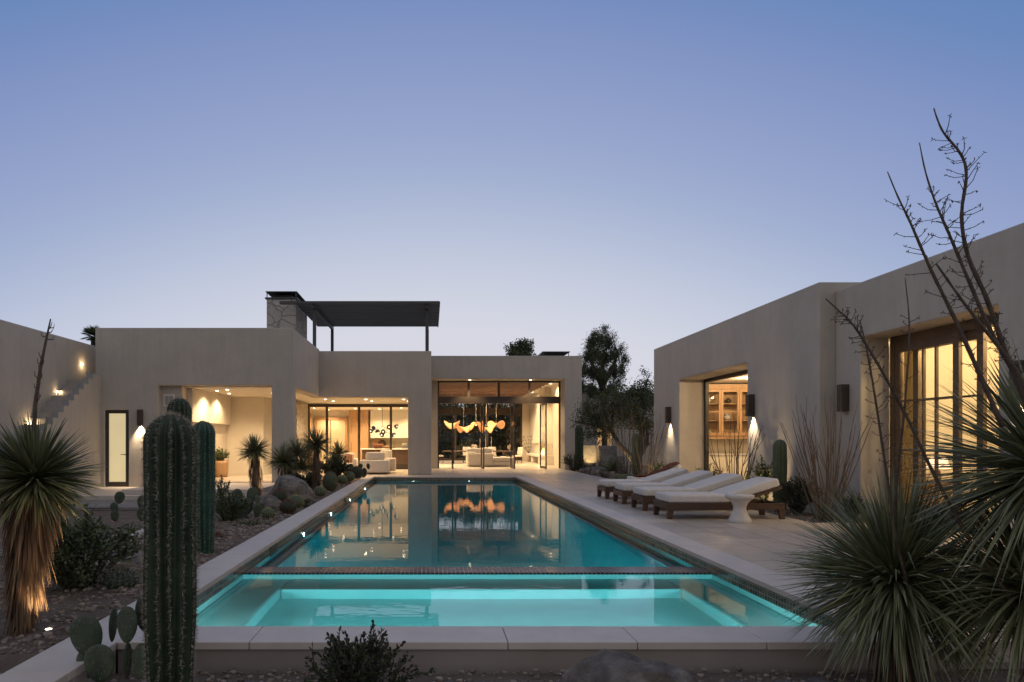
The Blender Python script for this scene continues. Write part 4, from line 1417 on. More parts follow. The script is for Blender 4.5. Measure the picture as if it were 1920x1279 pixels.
# ================================================================== plants
def unit(r, zmin=-1.0, zmax=1.0):
    z = r.uniform(zmin, zmax); t = r.uniform(0, 2 * PI); q = math.sqrt(max(0, 1 - z * z))
    return Vector((q * math.cos(t), q * math.sin(t), z))


def leaf_blade(b, p, d, L, w, droop, r):
    """narrow tapering blade of three segments, folded a little along its length"""
    up = Vector((0, 0, 1))
    s = d.cross(up)
    if s.length < .05: s = Vector((1, 0, 0))
    s.normalize()
    roll = r.uniform(-.8, .8)
    s = (s * math.cos(roll) + d.cross(s) * math.sin(roll)).normalized()
    n0 = len(b.v)
    q = p.copy()
    dd = d.copy()
    for k, ww in enumerate((.6, 1.0, .72)):
        b.v += [tuple(q - s * w * ww * .5), tuple(q + s * w * ww * .5)]
        q = q + dd * (L / 3)
        dd = (dd + Vector((0, 0, -droop))).normalized()
    b.v.append(tuple(q))
    b.f += [(n0, n0 + 1, n0 + 3, n0 + 2), (n0 + 2, n0 + 3, n0 + 5, n0 + 4), (n0 + 4, n0 + 5, n0 + 6)]


def rosette(center, L, n, w, r, zmin=-.55, droop=.05, core=.05, tilt=Vector((0, 0, 0))):
    b = MB()
    c = Vector(center)
    for _ in range(n):
        d = unit(r, zmin, 1.0)
        d = (d + tilt).normalized()
        leaf_blade(b, c + d * core * r.uniform(.2, 1), d, L * r.uniform(.78, 1.06), w * r.uniform(.75, 1.2), droop * (r.uniform(.2, 1.7) if r.random() < .93 else r.uniform(2.5, 5)) * (1 - d.z * .5), r)
    return b


def thatch(b, base, top, r0, r1, n, r, L=.3, w=.012, flare=.3):
    base, top = Vector(base), Vector(top)
    for _ in range(n):
        t = r.random()
        p = base.lerp(top, t)
        rad = r0 + (r1 - r0) * t
        th = r.uniform(0, 2 * PI)
        o = Vector((math.cos(th), math.sin(th), 0))
        d = (o * r.uniform(.05, flare) + Vector((0, 0, -1))).normalized()
        leaf_blade(b, p + o * rad * r.uniform(.5, 1.0), d, L * r.uniform(.6, 1.2), w * r.uniform(.7, 1.4), .1, r)


def yucca(label, foot, head, L, n, w, seed, droop=.07, trunk=.07, th=.12, th0=.06, nth=260, zmin=-.5, lm=None, thL=.3, thm=None, group=None, base_z=None, heads=None, name="yucca"):
    r = random.Random(seed)
    foot, head = Vector(foot), Vector(head)
    t = thing(name, label, "yucca", foot, group)
    b = MB(); b.tube([foot - Vector((0, 0, .06)), foot.lerp(head, .5) + Vector((.02, 0, 0)), head], [trunk * 1.1, trunk, trunk * .8], 10)
    b.build("trunk", bark_m, t, True)
    b = MB(); thatch(b, foot + (head - foot) * .12, head, th0, th, nth, r, thL)
    b.build("dead_leaves", thm or thatch_m, t)
    for (hc, hL, hn) in (heads or [(head, L, n)]):
        rosette(hc, hL, hn, w, r, zmin, droop).build("leaves", lm or yucca_m, t)
    return t, r


def column(b, c, h, rad, ribs, depth, seed, taper=None, lean=(0, 0), n_per=6, steps=40):
    """ribbed column; returns rib crest points (point, outward) for the spines"""
    r = random.Random(seed)
    ph = r.uniform(0, 1)
    N = ribs * n_per
    crest = []
    n0 = len(b.v)
    hs = []
    dome = rad * 1.15
    for i in range(steps + 1):
        t = i / steps
        z = h * (1 - (1 - t) ** 1.5) if t > 0 else 0
        hs.append(z)
    for i, z in enumerate(hs):
        k = 1.0
        if z > h - dome:
            q = (z - (h - dome)) / dome
            k = math.sqrt(max(0.0, 1 - q * q)) * .995 + .005
        base = (.86 + .14 * min(1, z / (h * .3))) * (1 + .02 * math.sin(z * 7 + seed))
        if taper: base *= taper(z / h)
        R = rad * k * base
        x = c[0] + lean[0] * (z / h) ** 1.5; y = c[1] + lean[1] * (z / h) ** 1.5
        for j in range(N):
            th = 2 * PI * (j / N) + ph + .035 * math.sin(z * 3.1 + seed + j * .4)
            cr = (math.cos(2 * PI * j / n_per) * .5 + .5) ** 1.2
            rr = R * (1 - depth * (1 - cr))
            b.v.append((x + rr * math.cos(th), y + rr * math.sin(th), c[2] + z))
        for j in range(0, N, n_per):
            th = 2 * PI * (j / N) + ph + .035 * math.sin(z * 3.1 + seed + j * .4)
            crest.append((Vector((x + R * math.cos(th), y + R * math.sin(th), c[2] + z)), Vector((math.cos(th) * k, math.sin(th) * k, 1.001 - k)).normalized(), j // n_per, i))
    for i in range(len(hs) - 1):
        for j in range(N):
            j2 = (j + 1) % N
            b.f.append((n0 + i * N + j, n0 + i * N + j2, n0 + (i + 1) * N + j2, n0 + (i + 1) * N + j))
    b.f.append(tuple(n0 + (len(hs) - 1) * N + j for j in range(N)))
    return crest


def spines(crest, step, L, per, w, r, spread=.9):
    """clusters of thin spines at regular distances along each rib"""
    b = MB()
    ribs = {}
    for p, n, k, i in crest: ribs.setdefault(k, []).append((i, p, n))
    for k, row in ribs.items():
        row.sort(key=lambda q: q[0])
        acc = r.uniform(0, step)
        for (i0, p0, n0), (i1, p1, n1) in zip(row, row[1:]):
            d = (p1 - p0).length
            while acc < d:
                t = acc / d
                p, n = p0.lerp(p1, t) + unit(r) * step * .22, n0.lerp(n1, t).normalized()
                for _ in range(per):
                    u = (n + unit(r) * spread).normalized()
                    if u.dot(n) < .05: u = (u + n * .6).normalized()
                    s = u.cross(unit(r)).normalized() * w
                    q = p - n * .002
                    b.quad(q - s, q + s, q + u * L * r.uniform(.5, 1.15))
                acc += step * r.uniform(.6, 1.5)
            acc -= d
    return b


def cactus(label, c, h, rad, ribs, seed, skin=None, spm=None, depth=.2, step=.022, L=.028, per=6, lean=(0, 0), cat="cactus", name="column_cactus", group=None, w=.0011, steps=44):
    t = thing(name, label, cat, c, group)
    b = MB()
    cr = column(b, c, h, rad, ribs, depth, seed, lean=lean, steps=steps)
    b.build("stem", skin or cactus_m, t, True)
    spines(cr, step, L, per, w, random.Random(seed + 5)).build("spines", spm or spine_m, t)
    return t


def barrel(label, c, h, rad, seed, skin=None, spm=None, ribs=18, L=.03, name="barrel_cactus", per=5, group=None, step=.035, w=.0022):
    t = thing(name, label, "cactus", c, group)
    b = MB()
    cr = []
    N = ribs * 4
    steps = 18
    n0 = len(b.v)
    for i in range(steps + 1):
        a = -PI / 2 * .75 + (PI / 2 * .75 + PI / 2) * i / steps
        R = rad * math.cos(a) if i < steps else rad * .03
        z = h * (math.sin(a) + math.sin(PI / 2 * .75)) / (1 + math.sin(PI / 2 * .75))
        for j in range(N):
            th = 2 * PI * j / N + seed
            crr = (math.cos(2 * PI * j / 4) * .5 + .5)
            rr = R * (1 - .16 * (1 - crr))
            b.v.append((c[0] + rr * math.cos(th), c[1] + rr * math.sin(th), c[2] + z))
        for j in range(0, N, 4):
            th = 2 * PI * j / N + seed
            cr.append((Vector((c[0] + R * math.cos(th), c[1] + R * math.sin(th), c[2] + z)), Vector((math.cos(th) * math.cos(a), math.sin(th) * math.cos(a), math.sin(a))), j // 4, i))
    for i in range(steps):
        for j in range(N):
            j2 = (j + 1) % N
            b.f.append((i * N + j, i * N + j2, (i + 1) * N + j2, (i + 1) * N + j))
    b.f.append(tuple(steps * N + j for j in range(N)))
    b.build("body", skin or cactus_far, t, True)
    spines(cr, step, L, per, w, random.Random(seed + 3)).build("spines", spm or spine_gold, t)
    return t


def pad(b_parent, p, d, nrm, h, w, th=.018):
    """one flat oval pad growing from p along d, facing nrm"""
    d = d.normalized(); nrm = (nrm - d * nrm.dot(d)).normalized(); s = d.cross(nrm)
    b = MB()
    NU, NV = 14, 20
    for i in range(NU + 1):
        a = -PI / 2 + PI * i / NU
        for k in range(NV):
            t = 2 * PI * k / NV
            z = math.sin(a)
            ww = math.cos(a) * (1 + .16 * z)
            q = p + d * (h * .5 * (1 + z)) + s * (w * .5 * ww * math.cos(t)) + nrm * (th * .5 * ww ** .7 * math.sin(t) if ww > 0 else 0)
            b.v.append(tuple(q))
    for i in range(NU):
        for k in range(NV):
            k2 = (k + 1) % NV
            b.f.append((i * NV + k, i * NV + k2, (i + 1) * NV + k2, (i + 1) * NV + k))
    return b.build("pad", pad_m, b_parent, True)


def prickly_pear(label, foot, seed, pads, group=None):
    """pads: (x, z offset of the pad's base, tilt sideways in degrees, height, width, y offset, turn)"""
    r = random.Random(seed)
    foot = Vector(foot)
    t = thing("prickly_pear", label, "cactus", foot, group)
    for (x, z, tilt, h, w, y, turn) in pads:
        d = Vector((math.sin(math.radians(tilt)), r.uniform(-.12, .12), math.cos(math.radians(tilt))))
        nr = Vector((math.sin(math.radians(turn)), -math.cos(math.radians(turn)), r.uniform(-.1, .1)))
        p = foot + Vector((x, y, z))
        po = pad(t, p, d, nr, h, w, .02 + .01 * r.random())
        sb = MB()
        d.normalize(); nr = (nr - d * nr.dot(d)).normalized(); s = d.cross(nr)
        for _ in range(26):
            u, v = r.uniform(-.8, .8), r.uniform(.15, .95)
            if u * u + (2 * v - 1) ** 2 > .85: continue
            q = p + d * h * v + s * (w * .5 * u) + nr * (.010)
            for _k in range(3):
                e = (nr + unit(r) * .7).normalized() * h * .09
                k = e.cross(d).normalized() * .0008
                sb.quad(q - k, q + k, q + e)
        sb.build("spines", spine_m, po)
    return t


def oval_leaf(b, p, d, L, w, r):
    s = d.cross(unit(r))
    if s.length < .05: s = d.cross(Vector((1, 0, 0)))
    s.normalize()
    b.quad(p, p + d * L * .3 + s * w * .45, p + d * L * .7 + s * w * .42, p + d * L, p + d * L * .7 - s * w * .42, p + d * L * .3 - s * w * .45)


def shrub(label, foot, h, rad, stems, seed, lm=None, L=.035, w=.018, dens=.03, name="shrub", up=1.0, cat="shrub", group=None, fork=2, lz=.15):
    r = random.Random(seed)
    foot = Vector(foot)
    t = thing(name, label, cat, foot, group)
    sb, lb = MB(), MB()
    for _ in range(stems):
        a = r.uniform(0, 2 * PI); q = math.sqrt(r.random())
        tip = foot + Vector((math.cos(a) * rad * q, math.sin(a) * rad * q, h * (1 - .45 * q * q) * r.uniform(.65, 1.0)))
        mid = foot.lerp(tip, .5) + Vector((r.uniform(-.1, .1) * rad, r.uniform(-.1, .1) * rad, h * .06))
        pts = [foot + Vector((math.cos(a), math.sin(a), 0)) * rad * .12 * q - Vector((0, 0, .03)), mid, tip]
        lines = [pts]
        for _f in range(fork):
            s = mid.lerp(tip, r.uniform(0, .6))
            e = s + ((tip - mid).normalized() + unit(r) * .7).normalized() * h * r.uniform(.18, .34)
            lines.append([s, s.lerp(e, .5) + unit(r) * .01, e])
        for ln in lines:
            sb.tube(ln, [.006 * h + .002, .004 * h + .0015, .0012], 4, cap=False)
            tot = sum((ln[i + 1] - ln[i]).length for i in range(len(ln) - 1))
            n = max(3, int(tot / dens))
            for k in range(n):
                f = k / n
                if ln is pts and f < lz: continue
                i = min(int(f * (len(ln) - 1)), len(ln) - 2)
                g = f * (len(ln) - 1) - i
                p = ln[i].lerp(ln[i + 1], g)
                d0 = (ln[i + 1] - ln[i]).normalized()
                for _s in range(2):
                    d = (d0 * .7 * up + unit(r)).normalized()
                    oval_leaf(lb, p, d, L * r.uniform(.6, 1.2), w * r.uniform(.7, 1.2), r)
    sb.build("stems", bark_m, t)
    lb.build("leaves", lm or leaf_m, t)
    return t


def rock_mesh(b, c, s, seed, sub=3, rough=.35, sq=(1, 1, .7), smoothv=None):
    bm = bmesh.new()
    bmesh.ops.create_icosphere(bm, subdivisions=sub, radius=1)
    r = random.Random(seed)
    off = Vector((r.uniform(-50, 50), r.uniform(-50, 50), r.uniform(-50, 50)))
    cuts = [(unit(r), r.uniform(.55, .9)) for _ in range(7)]
    rot = Matrix.Rotation(r.uniform(0, 6), 3, 'Z')
    n0 = len(b.v)
    for v in bm.verts:
        p = v.co.copy()
        for n, dd in cuts:
            e = p.dot(n) - dd
            if e > 0: p -= n * e * .85
        p *= 1 + rough * .5 * noise.fractal(p * 1.3 + off, 1.0, 2.0, 4) + rough * .10 * abs(noise.fractal(p * 4.5 + off, 1.0, 2.0, 3))
        p = rot @ p
        b.v.append((c[0] + p.x * s * sq[0], c[1] + p.y * s * sq[1], c[2] + p.z * s * sq[2]))
    for f in bm.faces:
        b.f.append(tuple(n0 + v.index for v in f.verts))
    bm.free()


def boulder(label, c, s, seed, sq=(1, 1, .7), m=None, sub=5, name="boulder", rough=.35):
    b = MB(); rock_mesh(b, c, s, seed, sub, rough, sq)
    o = b.build(name, m or boulder_m, smooth=True, base=c)
    tag(o, label, "boulder" if name == "boulder" else "rock")
    return o


def gz(x, y):
    return ground_h(x, y)


# ------------------------------------------------------------------ three big columnar cacti
cactus("big ribbed columnar cactus in the foreground in front of the pool corner", (-1.60, 4.2, -.22), 1.78, .152, 13, 3, skin=cactus_m, step=.019, L=.036, per=8, depth=.30, w=.0013, steps=60)
cactus("blue green columnar cactus beside the left pool coping", (-2.98, 8.95, -.14), 1.79, .155, 14, 8, skin=cactus_blue, step=.03, L=.028, per=6, depth=.28, w=.0022)
cactus("columnar cactus whose top shows just behind the biggest one", (-3.68, 10.0, -.16), 2.18, .17, 15, 12, skin=cactus_m, step=.03, L=.034, per=6, depth=.28, w=.0022)

# ------------------------------------------------------------------ left bed
yl, r_ = yucca("tall yucca with a thick brown thatch skirt lit from below at the left edge", (-3.23, 5.35, -.12), (-3.10, 5.35, 1.10), .50, 900, .021, 21, trunk=.08, th=.21, th0=.05, nth=1500, zmin=-.72, thL=.30)
# its dry flower stalk
pts = [at(62, 850, 5.35), at(66, 760, 5.37), at(76, 690, 5.38), at(86, 640, 5.38), at(95, 598, 5.38)]
b = MB(); b.tube(pts, [.018, .016, .013, .010, .005], 8)
for k in range(22):
    t = r_.random(); i = min(int(t * 4), 3); p = pts[i].lerp(pts[i + 1], t * 4 - i)
    d = unit(r_, -.2, .9)
    b.tube([p, p + d * r_.uniform(.02, .05), p + d * .05 + Vector((0, 0, .03))], [.005, .004, .002], 4)
b.build("flower_stalk", stalk_m, yl)

T2 = [("thatched yucca with a round green head in front of the loggia", (481, 926), (477, 846), 18.6, .52, 420, .16),
      ("tall slim yucca with a round head between boulder and barrel cactus", (593, 921), (592.5, 834), 20.3, .58, 420, .14),
      ("smaller yucca close to the white patio sofa", (634, 893), (633, 851), 24.6, .56, 340, .12)]
for i, (lab, f, h, Y, L, n, th) in enumerate(T2):
    yucca(lab, at(*f, Y), at(*h, Y), L, n, .022, 40 + i, trunk=.1, th=th + .03, th0=th * .8, nth=380, zmin=-.6, lm=yucca_m, thL=.34)
f = at(548, 905, 20.2)
yucca("low double headed dark yucca behind the big boulder", f, at(533, 872, 20.2), .62, 10, .024, 51, trunk=.13, th=.24, th0=.16, nth=420, zmin=-.5, lm=yucca_dark,
      heads=[(at(532, 868, 20.1), .64, 420), (at(558, 852, 20.6), .62, 380), (at(566, 878, 20.2), .5, 260)])

boulder("big grey angular boulder in the bed left of the pool", (-3.42, 16.3, -.02), .66, 5, (1.0, .8, .88), rough=.25)
boulder("low rounded grey boulder in front of the big angular one", tuple(at(505, 952, 14.6)), .36, 9, (1.0, .8, .75), rough=.25)
barrel("tall dark ribbed barrel cactus near the far pool corner", tuple(at(619, 921, 20.2)), .58, .22, 4, spm=spine_red, ribs=20, L=.05, step=.05, w=.003)
GB = [("golden barrel cactus next to the low rounded boulder", (555, 953), 14.3, .17), ("golden barrel cactus nearest the prickly pears", (503, 974), 12.9, .13), ("small golden barrel cactus at the foot of the slim yucca", (600, 931), 17.9, .16),
      ("small golden barrel cactus right of the tall dark barrel", (641, 907), 22.3, .17), ("golden barrel cactus closest to the far pool corner", (654, 903), 23.4, .21)]
for i, (lab, p, Y, s) in enumerate(GB):
    c = at(*p, Y)
    barrel(lab, tuple(c), s * 1.6, s, 60 + i, skin=cactus_far, spm=spine_gold, L=.035, step=.03, per=6, name="golden_barrel", w=.002)
RB = [("reddish spiny barrel cactus close to the blue green column", (405, 1034), 10.2, .15, .26), ("reddish spiny barrel cactus among stones between the two small boulders", (540, 962), 13.9, .17, .26), ("dark spiny barrel cactus in front of the big boulder", (524, 946), 15.1, .17, .34),
      ("brown spiny barrel cactus left of the biggest cactus", (224, 1112), 7.0, .19, .26), ("dark barrel cactus behind the golden ones by the sofa", (668, 897), 24.4, .24, .42)]
for i, (lab, p, Y, s, h) in enumerate(RB):
    barrel(lab, tuple(at(*p, Y)), h, s, 70 + i, skin=cactus_m, spm=spine_red if i != 3 else spine_m, L=.06, step=.03, per=8, ribs=20, w=.0016)

prickly_pear("blue green prickly pear beside the low rounded boulder", at(455, 975, 13.2), 5, [(-.18, .1, -8, .34, .26, 0, 10), (-.1, .28, -6, .32, .24, .05, -14), (.08, .1, 8, .34, .24, -.05, 20), (.14, .34, 14, .30, .22, 0, -10), (.28, .05, 10, .30, .18, -.06, 40), (.3, .25, -4, .24, .14, 0, 60), (-.3, -.02, -20, .28, .2, .02, 5), (.0, -.05, 2, .3, .24, -.1, 0)])
prickly_pear("dark prickly pear with many pads close to the white sofa", at(660, 896, 24.6), 6, [(-.5 + .1 * k, .0 + .15 * (k % 3), -20 + 9 * (k % 5), .22, .16, .06 * (k % 2), 20 - 17 * (k % 4)) for k in range(12)])
prickly_pear("dark green prickly pear in the left foreground beside the biggest cactus", at(212, 1262, 4.3), 7, [
    (-.14, .10, -10, .27, .19, .0, 12), (-.03, .18, 4, .22, .07, .05, 70), (-.02, -.02, -2, .24, .18, -.12, 8), (.10, .20, 3, .23, .15, -.04, -14), (.18, .23, 9, .28, .18, .08, 14), (.20, .0, 10, .22, .15, -.10, -30), (.09, -.03, 0, .22, .06, .0, 60), (-.16, -.05, -6, .2, .16, .05, 20)])
prickly_pear("few padded prickly pear beyond the leafy bush on the left", at(217, 978, 12.0), 8, [(-.02, .0, 3, .2, .14, 0, 10), (-.02, .17, -6, .17, .14, 0, 0), (.04, .31, 8, .22, .17, .02, 14), (.46, .2, 5, .26, .2, 0, -10), (.46, .0, 2, .24, .18, .02, 12)])

shrub("large oval leaved green bush on the left between yucca and biggest cactus", at(150, 1112, 6.9), .98, .62, 70, 81, L=.052, w=.028, dens=.034, lm=leaf_m)
shrub("grey green leafy bush behind the blue green columnar cactus", at(428, 985, 12.6), .72, .42, 46, 82, L=.05, w=.024, dens=.035)
shrub("slender sprig bush just in front of the loggia steps", at(418, 955, 14.5), .75, .2, 14, 83, L=.05, w=.025, dens=.04)
shrub("round backlit bush behind the slim yucca", at(575, 920, 20.6), .75, .5, 60, 84, L=.055, w=.035, dens=.05, lm=leaf_dark)
shrub("dark bush under the smaller yucca near the sofa", at(622, 900, 23.5), .95, .75, 70, 85, L=.07, w=.045, dens=.055, lm=leaf_dark)
shrub("small flowering groundcover bush along the left coping", at(470, 1000, 12.0), .28, .4, 40, 86, L=.03, w=.018, dens=.03, lm=leaf_m)
shrub("low pale groundcover bush near the golden barrels", at(572, 950, 15.4), .22, .32, 34, 87, L=.03, w=.018, dens=.03, lm=leaf_m)
shrub("green bush in the barrel planter by the loggia mantel", (-8.02, 26.1, .55), .6, .42, 44, 88, L=.08, w=.03, dens=.05, lm=leaf_m, name="potted_shrub")
shrub("small bush right of the brown barrel cactus", at(258, 1120, 7.2), .35, .2, 26, 89, L=.035, w=.02, dens=.03)
boulder("white flat stone between biggest cactus and leafy bush", tuple(at(265, 1000, 10.2)), .17, 14, (1.4, 1, .5), cement_m, 4, "flat_rock")
boulder("half buried grey rock left of the biggest cactus", tuple(at(250, 1050, 8.6)), .34, 15, (1.3, 1, .45), None, 4, "flat_rock")

# ------------------------------------------------------------------ foreground
shrub("dark olive oval leaved bush in front of the near pool wall", at(680, 1345, 4.15), .60, .36, 54, 91, lm=leaf_dark, L=.036, w=.019, dens=.024, up=1.6)
boulder("pointed grey boulder at the bottom in front of the near pool wall", (1.16, 4.02, -.21), .42, 23, (1.05, .7, .84), rough=.42)
FR = [((905, 1268), .06), ((1005, 1262), .05), ((1050, 1272), .055), ((840, 1270), .07), ((800, 1275), .05), ((560, 1262), .05), ((1380, 1268), .06), ((1470, 1256), .07), ((430, 1262), .05), ((1330, 1262), .045), ((1540, 1275), .09), ((960, 1275), .045), ((470, 1272), .06)]
for i, (p, s) in enumerate(FR):
    c = at(*p, 4.35)
    o = boulder("loose fist sized grey stone on the gravel below the near pool wall", (c.x, 4.35, -.18), s, 200 + i, (1.1, .9, .75), boulder_m, 3, "loose_stone", .4)
    o["group"] = "loose stones below the near pool wall"

# ------------------------------------------------------------------ the two big yuccas on the right with their stalks
def stalk(px, Y, r0, r1, seed, parent, tw_from=.0, tw_n=40, dY=0.0, tl=(.03, .10)):
    """px: points from the bottom to the tip"""
    r = random.Random(seed)
    P = [at(x, y, Y + dY * i / (len(px) - 1)) for i, (x, y) in enumerate(px)]
    # densify
    Q = []
    for i in range(len(P) - 1):
        for k in range(4):
            t = k / 4
            p0, p1, p2, p3 = P[max(i - 1, 0)], P[i], P[i + 1], P[min(i + 2, len(P) - 1)]
            Q.append(.5 * ((2 * p1) + (p2 - p0) * t + (2 * p0 - 5 * p1 + 4 * p2 - p3) * t * t + (3 * p1 - p0 - 3 * p2 + p3) * t ** 3))
    Q.append(P[-1])
    n = len(Q)
    b = MB(); b.tube(Q, [.78 * (r0 + (r1 - r0) * i / (n - 1)) * (1 + .10 * math.sin(i * 2.3)) for i in range(n)], 8)
    tb = b
    for k in range(int(tw_n * .75)):
        t = tw_from + (1 - tw_from) * (k + r.random()) / tw_n
        i = min(int(t * (n - 1)), n - 2)
        p = Q[i].lerp(Q[i + 1], t * (n - 1) - i)
        d0 = (Q[i + 1] - Q[i]).normalized()
        a = unit(r)
        a = (a - d0 * a.dot(d0)).normalized()
        a = (a + d0 * r.uniform(.1, .8)).normalized()
        env = math.sin(PI * min(1, max(.05, (t - tw_from) / (1 - tw_from)))) ** .5
        L = r.uniform(*tl) * (env if t < .8 else .45 * (1.05 - t) / .25 + .12)
        q1 = p + a * L * .5 + unit(r) * L * .08
        q2 = q1 + (a + Vector((0, 0, .25)) + unit(r) * .25).normalized() * L * .5
        tb.tube([p, q1, q2], [.0026, .0020, .0015], 4)
        for _ in range(max(1, int(L / .03))):
            s = r.random()
            c = q1.lerp(q2, s) if s > .3 else p.lerp(q1, s / .3)
            e = unit(r) * .009
            tb.tube([c, c + e * .6, c + e], [.0014, .0017, .0009], 3)
        for _ in range(3):
            e = (unit(r) + Vector((0, 0, .4))).normalized() * .014
            tb.tube([q2, q2 + e * .6, q2 + e], [.0016, .0022, .0008], 3)
    tb.build("flower_stalk", stalk_m, parent, True)


y1, _r = yucca("large grey green yucca at the right corner of the pool", (2.92, 4.3, -.2), (2.93, 4.3, .50), .74, 1500, .0165, 101, trunk=.1, th=.16, th0=.1, nth=90, zmin=-.8, lm=yucca_dark, thL=.4, droop=.16)
y2, _r = yucca("largest yucca cut off by the right edge, in front of the lit door", (3.36, 3.72, -.2), (3.40, 3.72, 1.25), .74, 900, .0165, 102, trunk=.1, th=.16, th0=.1, nth=60, zmin=-.75, lm=yucca_dark, thL=.5, droop=.16,
               heads=[(Vector((3.38, 3.72, 1.22)), .78, 900), (Vector((3.38, 3.85, .55)), .72, 760)])
stalk([(1745, 1275), (1736, 1230), (1712, 1131), (1680, 1009), (1659, 865), (1640, 740), (1625, 655), (1612, 600)], 4.0, .017, .004, 1, y1, .35, 60, .1)
stalk([(1688, 1030), (1678, 1000), (1681, 900), (1694, 786), (1704, 653), (1704, 590), (1697, 521)], 4.05, .014, .003, 2, y1, .3, 34, .1)
stalk([(1925, 1180), (1882, 1104), (1819, 1014), (1750, 887), (1699, 780), (1638, 669), (1600, 610), (1572, 582), (1548, 560)], 3.75, .016, .004, 3, y2, .45, 70, .1)
stalk([(1960, 900), (1925, 760), (1885, 660), (1850, 560), (1815, 480), (1803, 405), (1812, 330), (1802, 290), (1770, 250), (1757, 222), (1751, 203)], 3.6, .019, .0035, 4, y2, .18, 84, .1, (.04, .13))
stalk([(1955, 860), (1910, 720), (1862, 630), (1818, 530), (1780, 440), (1756, 385), (1736, 325), (1724, 268)], 3.55, .017, .003, 5, y2, .15, 70, .12, (.04, .12))
stalk([(1880, 800), (1836, 700), (1795, 608), (1745, 505), (1708, 420), (1684, 370), (1664, 322)], 3.5, .016, .003, 6, y2, .1, 60, .1, (.04, .12))
stalk([(1940, 760), (1896, 681), (1840, 610), (1800, 558), (1755, 494)], 3.45, .015, .006, 7, y2, .1, 34, .1, (.04, .12))

# ------------------------------------------------------------------ bed along the guest wing
def ocotillo(label, foot, h, n, spread, seed, r0=.016):
    r = random.Random(seed)
    foot = Vector(foot)
    t = thing("ocotillo", label, "ocotillo", foot, "ocotillos along the guest wing")
    b = MB()
    for k in range(n):
        a = 2 * PI * (k + r.random()) / n
        q = r.random() ** .6
        H = h * r.uniform(.6, 1.0)
        d = Vector((math.cos(a) * spread * q, math.sin(a) * spread * q * .5, 1)).normalized()
        p = foot + Vector((math.cos(a), math.sin(a), 0)) * .12 * q
        pts = [p - Vector((0, 0, .04))]
        m = 9
        for i in range(m):
            d = (d + Vector((r.uniform(-.09, .09), r.uniform(-.07, .07), .03))).normalized()
            pts.append(pts[-1] + d * H / m)
        b.tube(pts, [r0 * r.uniform(.7, 1.1) * (1 - .75 * i / m) for i in range(m + 1)], 5)
        if r.random() < .45:
            i = r.randint(3, 6); e = pts[i]; d2 = (d + Vector((r.uniform(-.5, .5), r.uniform(-.3, .3), .1))).normalized(); q2 = [e]
            for _ in range(4):
                d2 = (d2 + unit(r) * .1).normalized(); q2.append(q2[-1] + d2 * H * .11)
            b.tube(q2, [r0 * .5, r0 * .42, r0 * .35, r0 * .28, r0 * .2], 4)
    b.build("wands", wand_m, t, True)
    return t


ocotillo("tall many stemmed bare ocotillo at the near end of the guest wing bed", (7.22, 12.5, -.05), 2.45, 34, .50, 111)
ocotillo("bare ocotillo in front of the far guest wing opening", (6.95, 15.6, -.05), 2.35, 22, .45, 112)
ocotillo("bare ocotillo by the far wall lamp at the corner of the guest wing", (7.15, 22.6, -.05), 2.7, 24, .42, 113)
ocotillo("slim bare ocotillo under the tree beyond the guest wing", (7.05, 24.6, -.05), 3.3, 12, .3, 114)
cactus("columnar cactus with pale ribs against the guest wing between shrubs and ocotillo", (7.32, 14.3, -.06), 1.48, .135, 12, 121, skin=cactus_far, spm=spine_gold, step=.04, L=.02)
cactus("grey green columnar cactus in front of the tree trunk", tuple(at(1193, 898, 24.3)), 1.62, .15, 14, 122, skin=cactus_far, step=.06, L=.02, per=3)
cactus("slim columnar cactus against the right end of the main house", tuple(at(1086, 882, 32.4)), 2.15, .2, 13, 123, skin=cactus_m, step=.08, L=.02, per=3)
shrub("warm lit leafy shrub under the far wall lamp", (7.2, 21.4, -.05), .85, .4, 46, 131, L=.05, w=.032, dens=.045, lm=leaf_m)
shrub("lit leafy shrub below the far opening behind the loungers", (7.2, 17.6, -.05), .9, .55, 60, 132, L=.05, w=.03, dens=.045, lm=leaf_m)
shrub("lit leafy shrub at the foot of the bare ocotillo behind the loungers", (7.15, 15.4, -.05), .8, .5, 56, 133, L=.05, w=.03, dens=.045, lm=leaf_m)
shrub("climbing leafy plant beside the pale ribbed cactus", (7.45, 15.2, -.05), 1.25, .2, 30, 134, L=.05, w=.035, dens=.045, lm=leaf_m, lz=.05)
shrub("dark dense bush between pale ribbed cactus and big ocotillo", (7.25, 13.5, -.05), .82, .42, 60, 135, L=.045, w=.026, dens=.032, lm=leaf_dark)
shrub("small dark bush right of the biggest ocotillo", (7.75, 12.6, -.05), .55, .35, 30, 136, L=.045, w=.026, dens=.04, lm=leaf_dark)
shrub("reddish leafy bush against the right end of the main house", at(1075, 884, 32.0), 1.0, .6, 50, 137, L=.06, w=.035, dens=.06, lm=leaf_dark)
ag = thing("agave", "spiky grey green agave in front of the stone garden wall", "agave", at(1147, 886, 26.5))
rosette(at(1147, 884, 26.5), .72, 130, .03, random.Random(141), .05, .02).build("leaves", yucca_m, ag)
for i, (p, Y, s, lab) in enumerate((((1160, 901), 23.6, .15, "left golden barrel cactus of the three at the deck edge"), ((1170, 903), 23.2, .16, "middle golden barrel cactus of the three at the deck edge"), ((1182, 900), 23.7, .14, "right golden barrel cactus of the three at the deck edge"))):
    barrel(lab, tuple(at(*p, Y)), s * 1.5, s, 150 + i, skin=cactus_far, spm=spine_gold, name="golden_barrel")
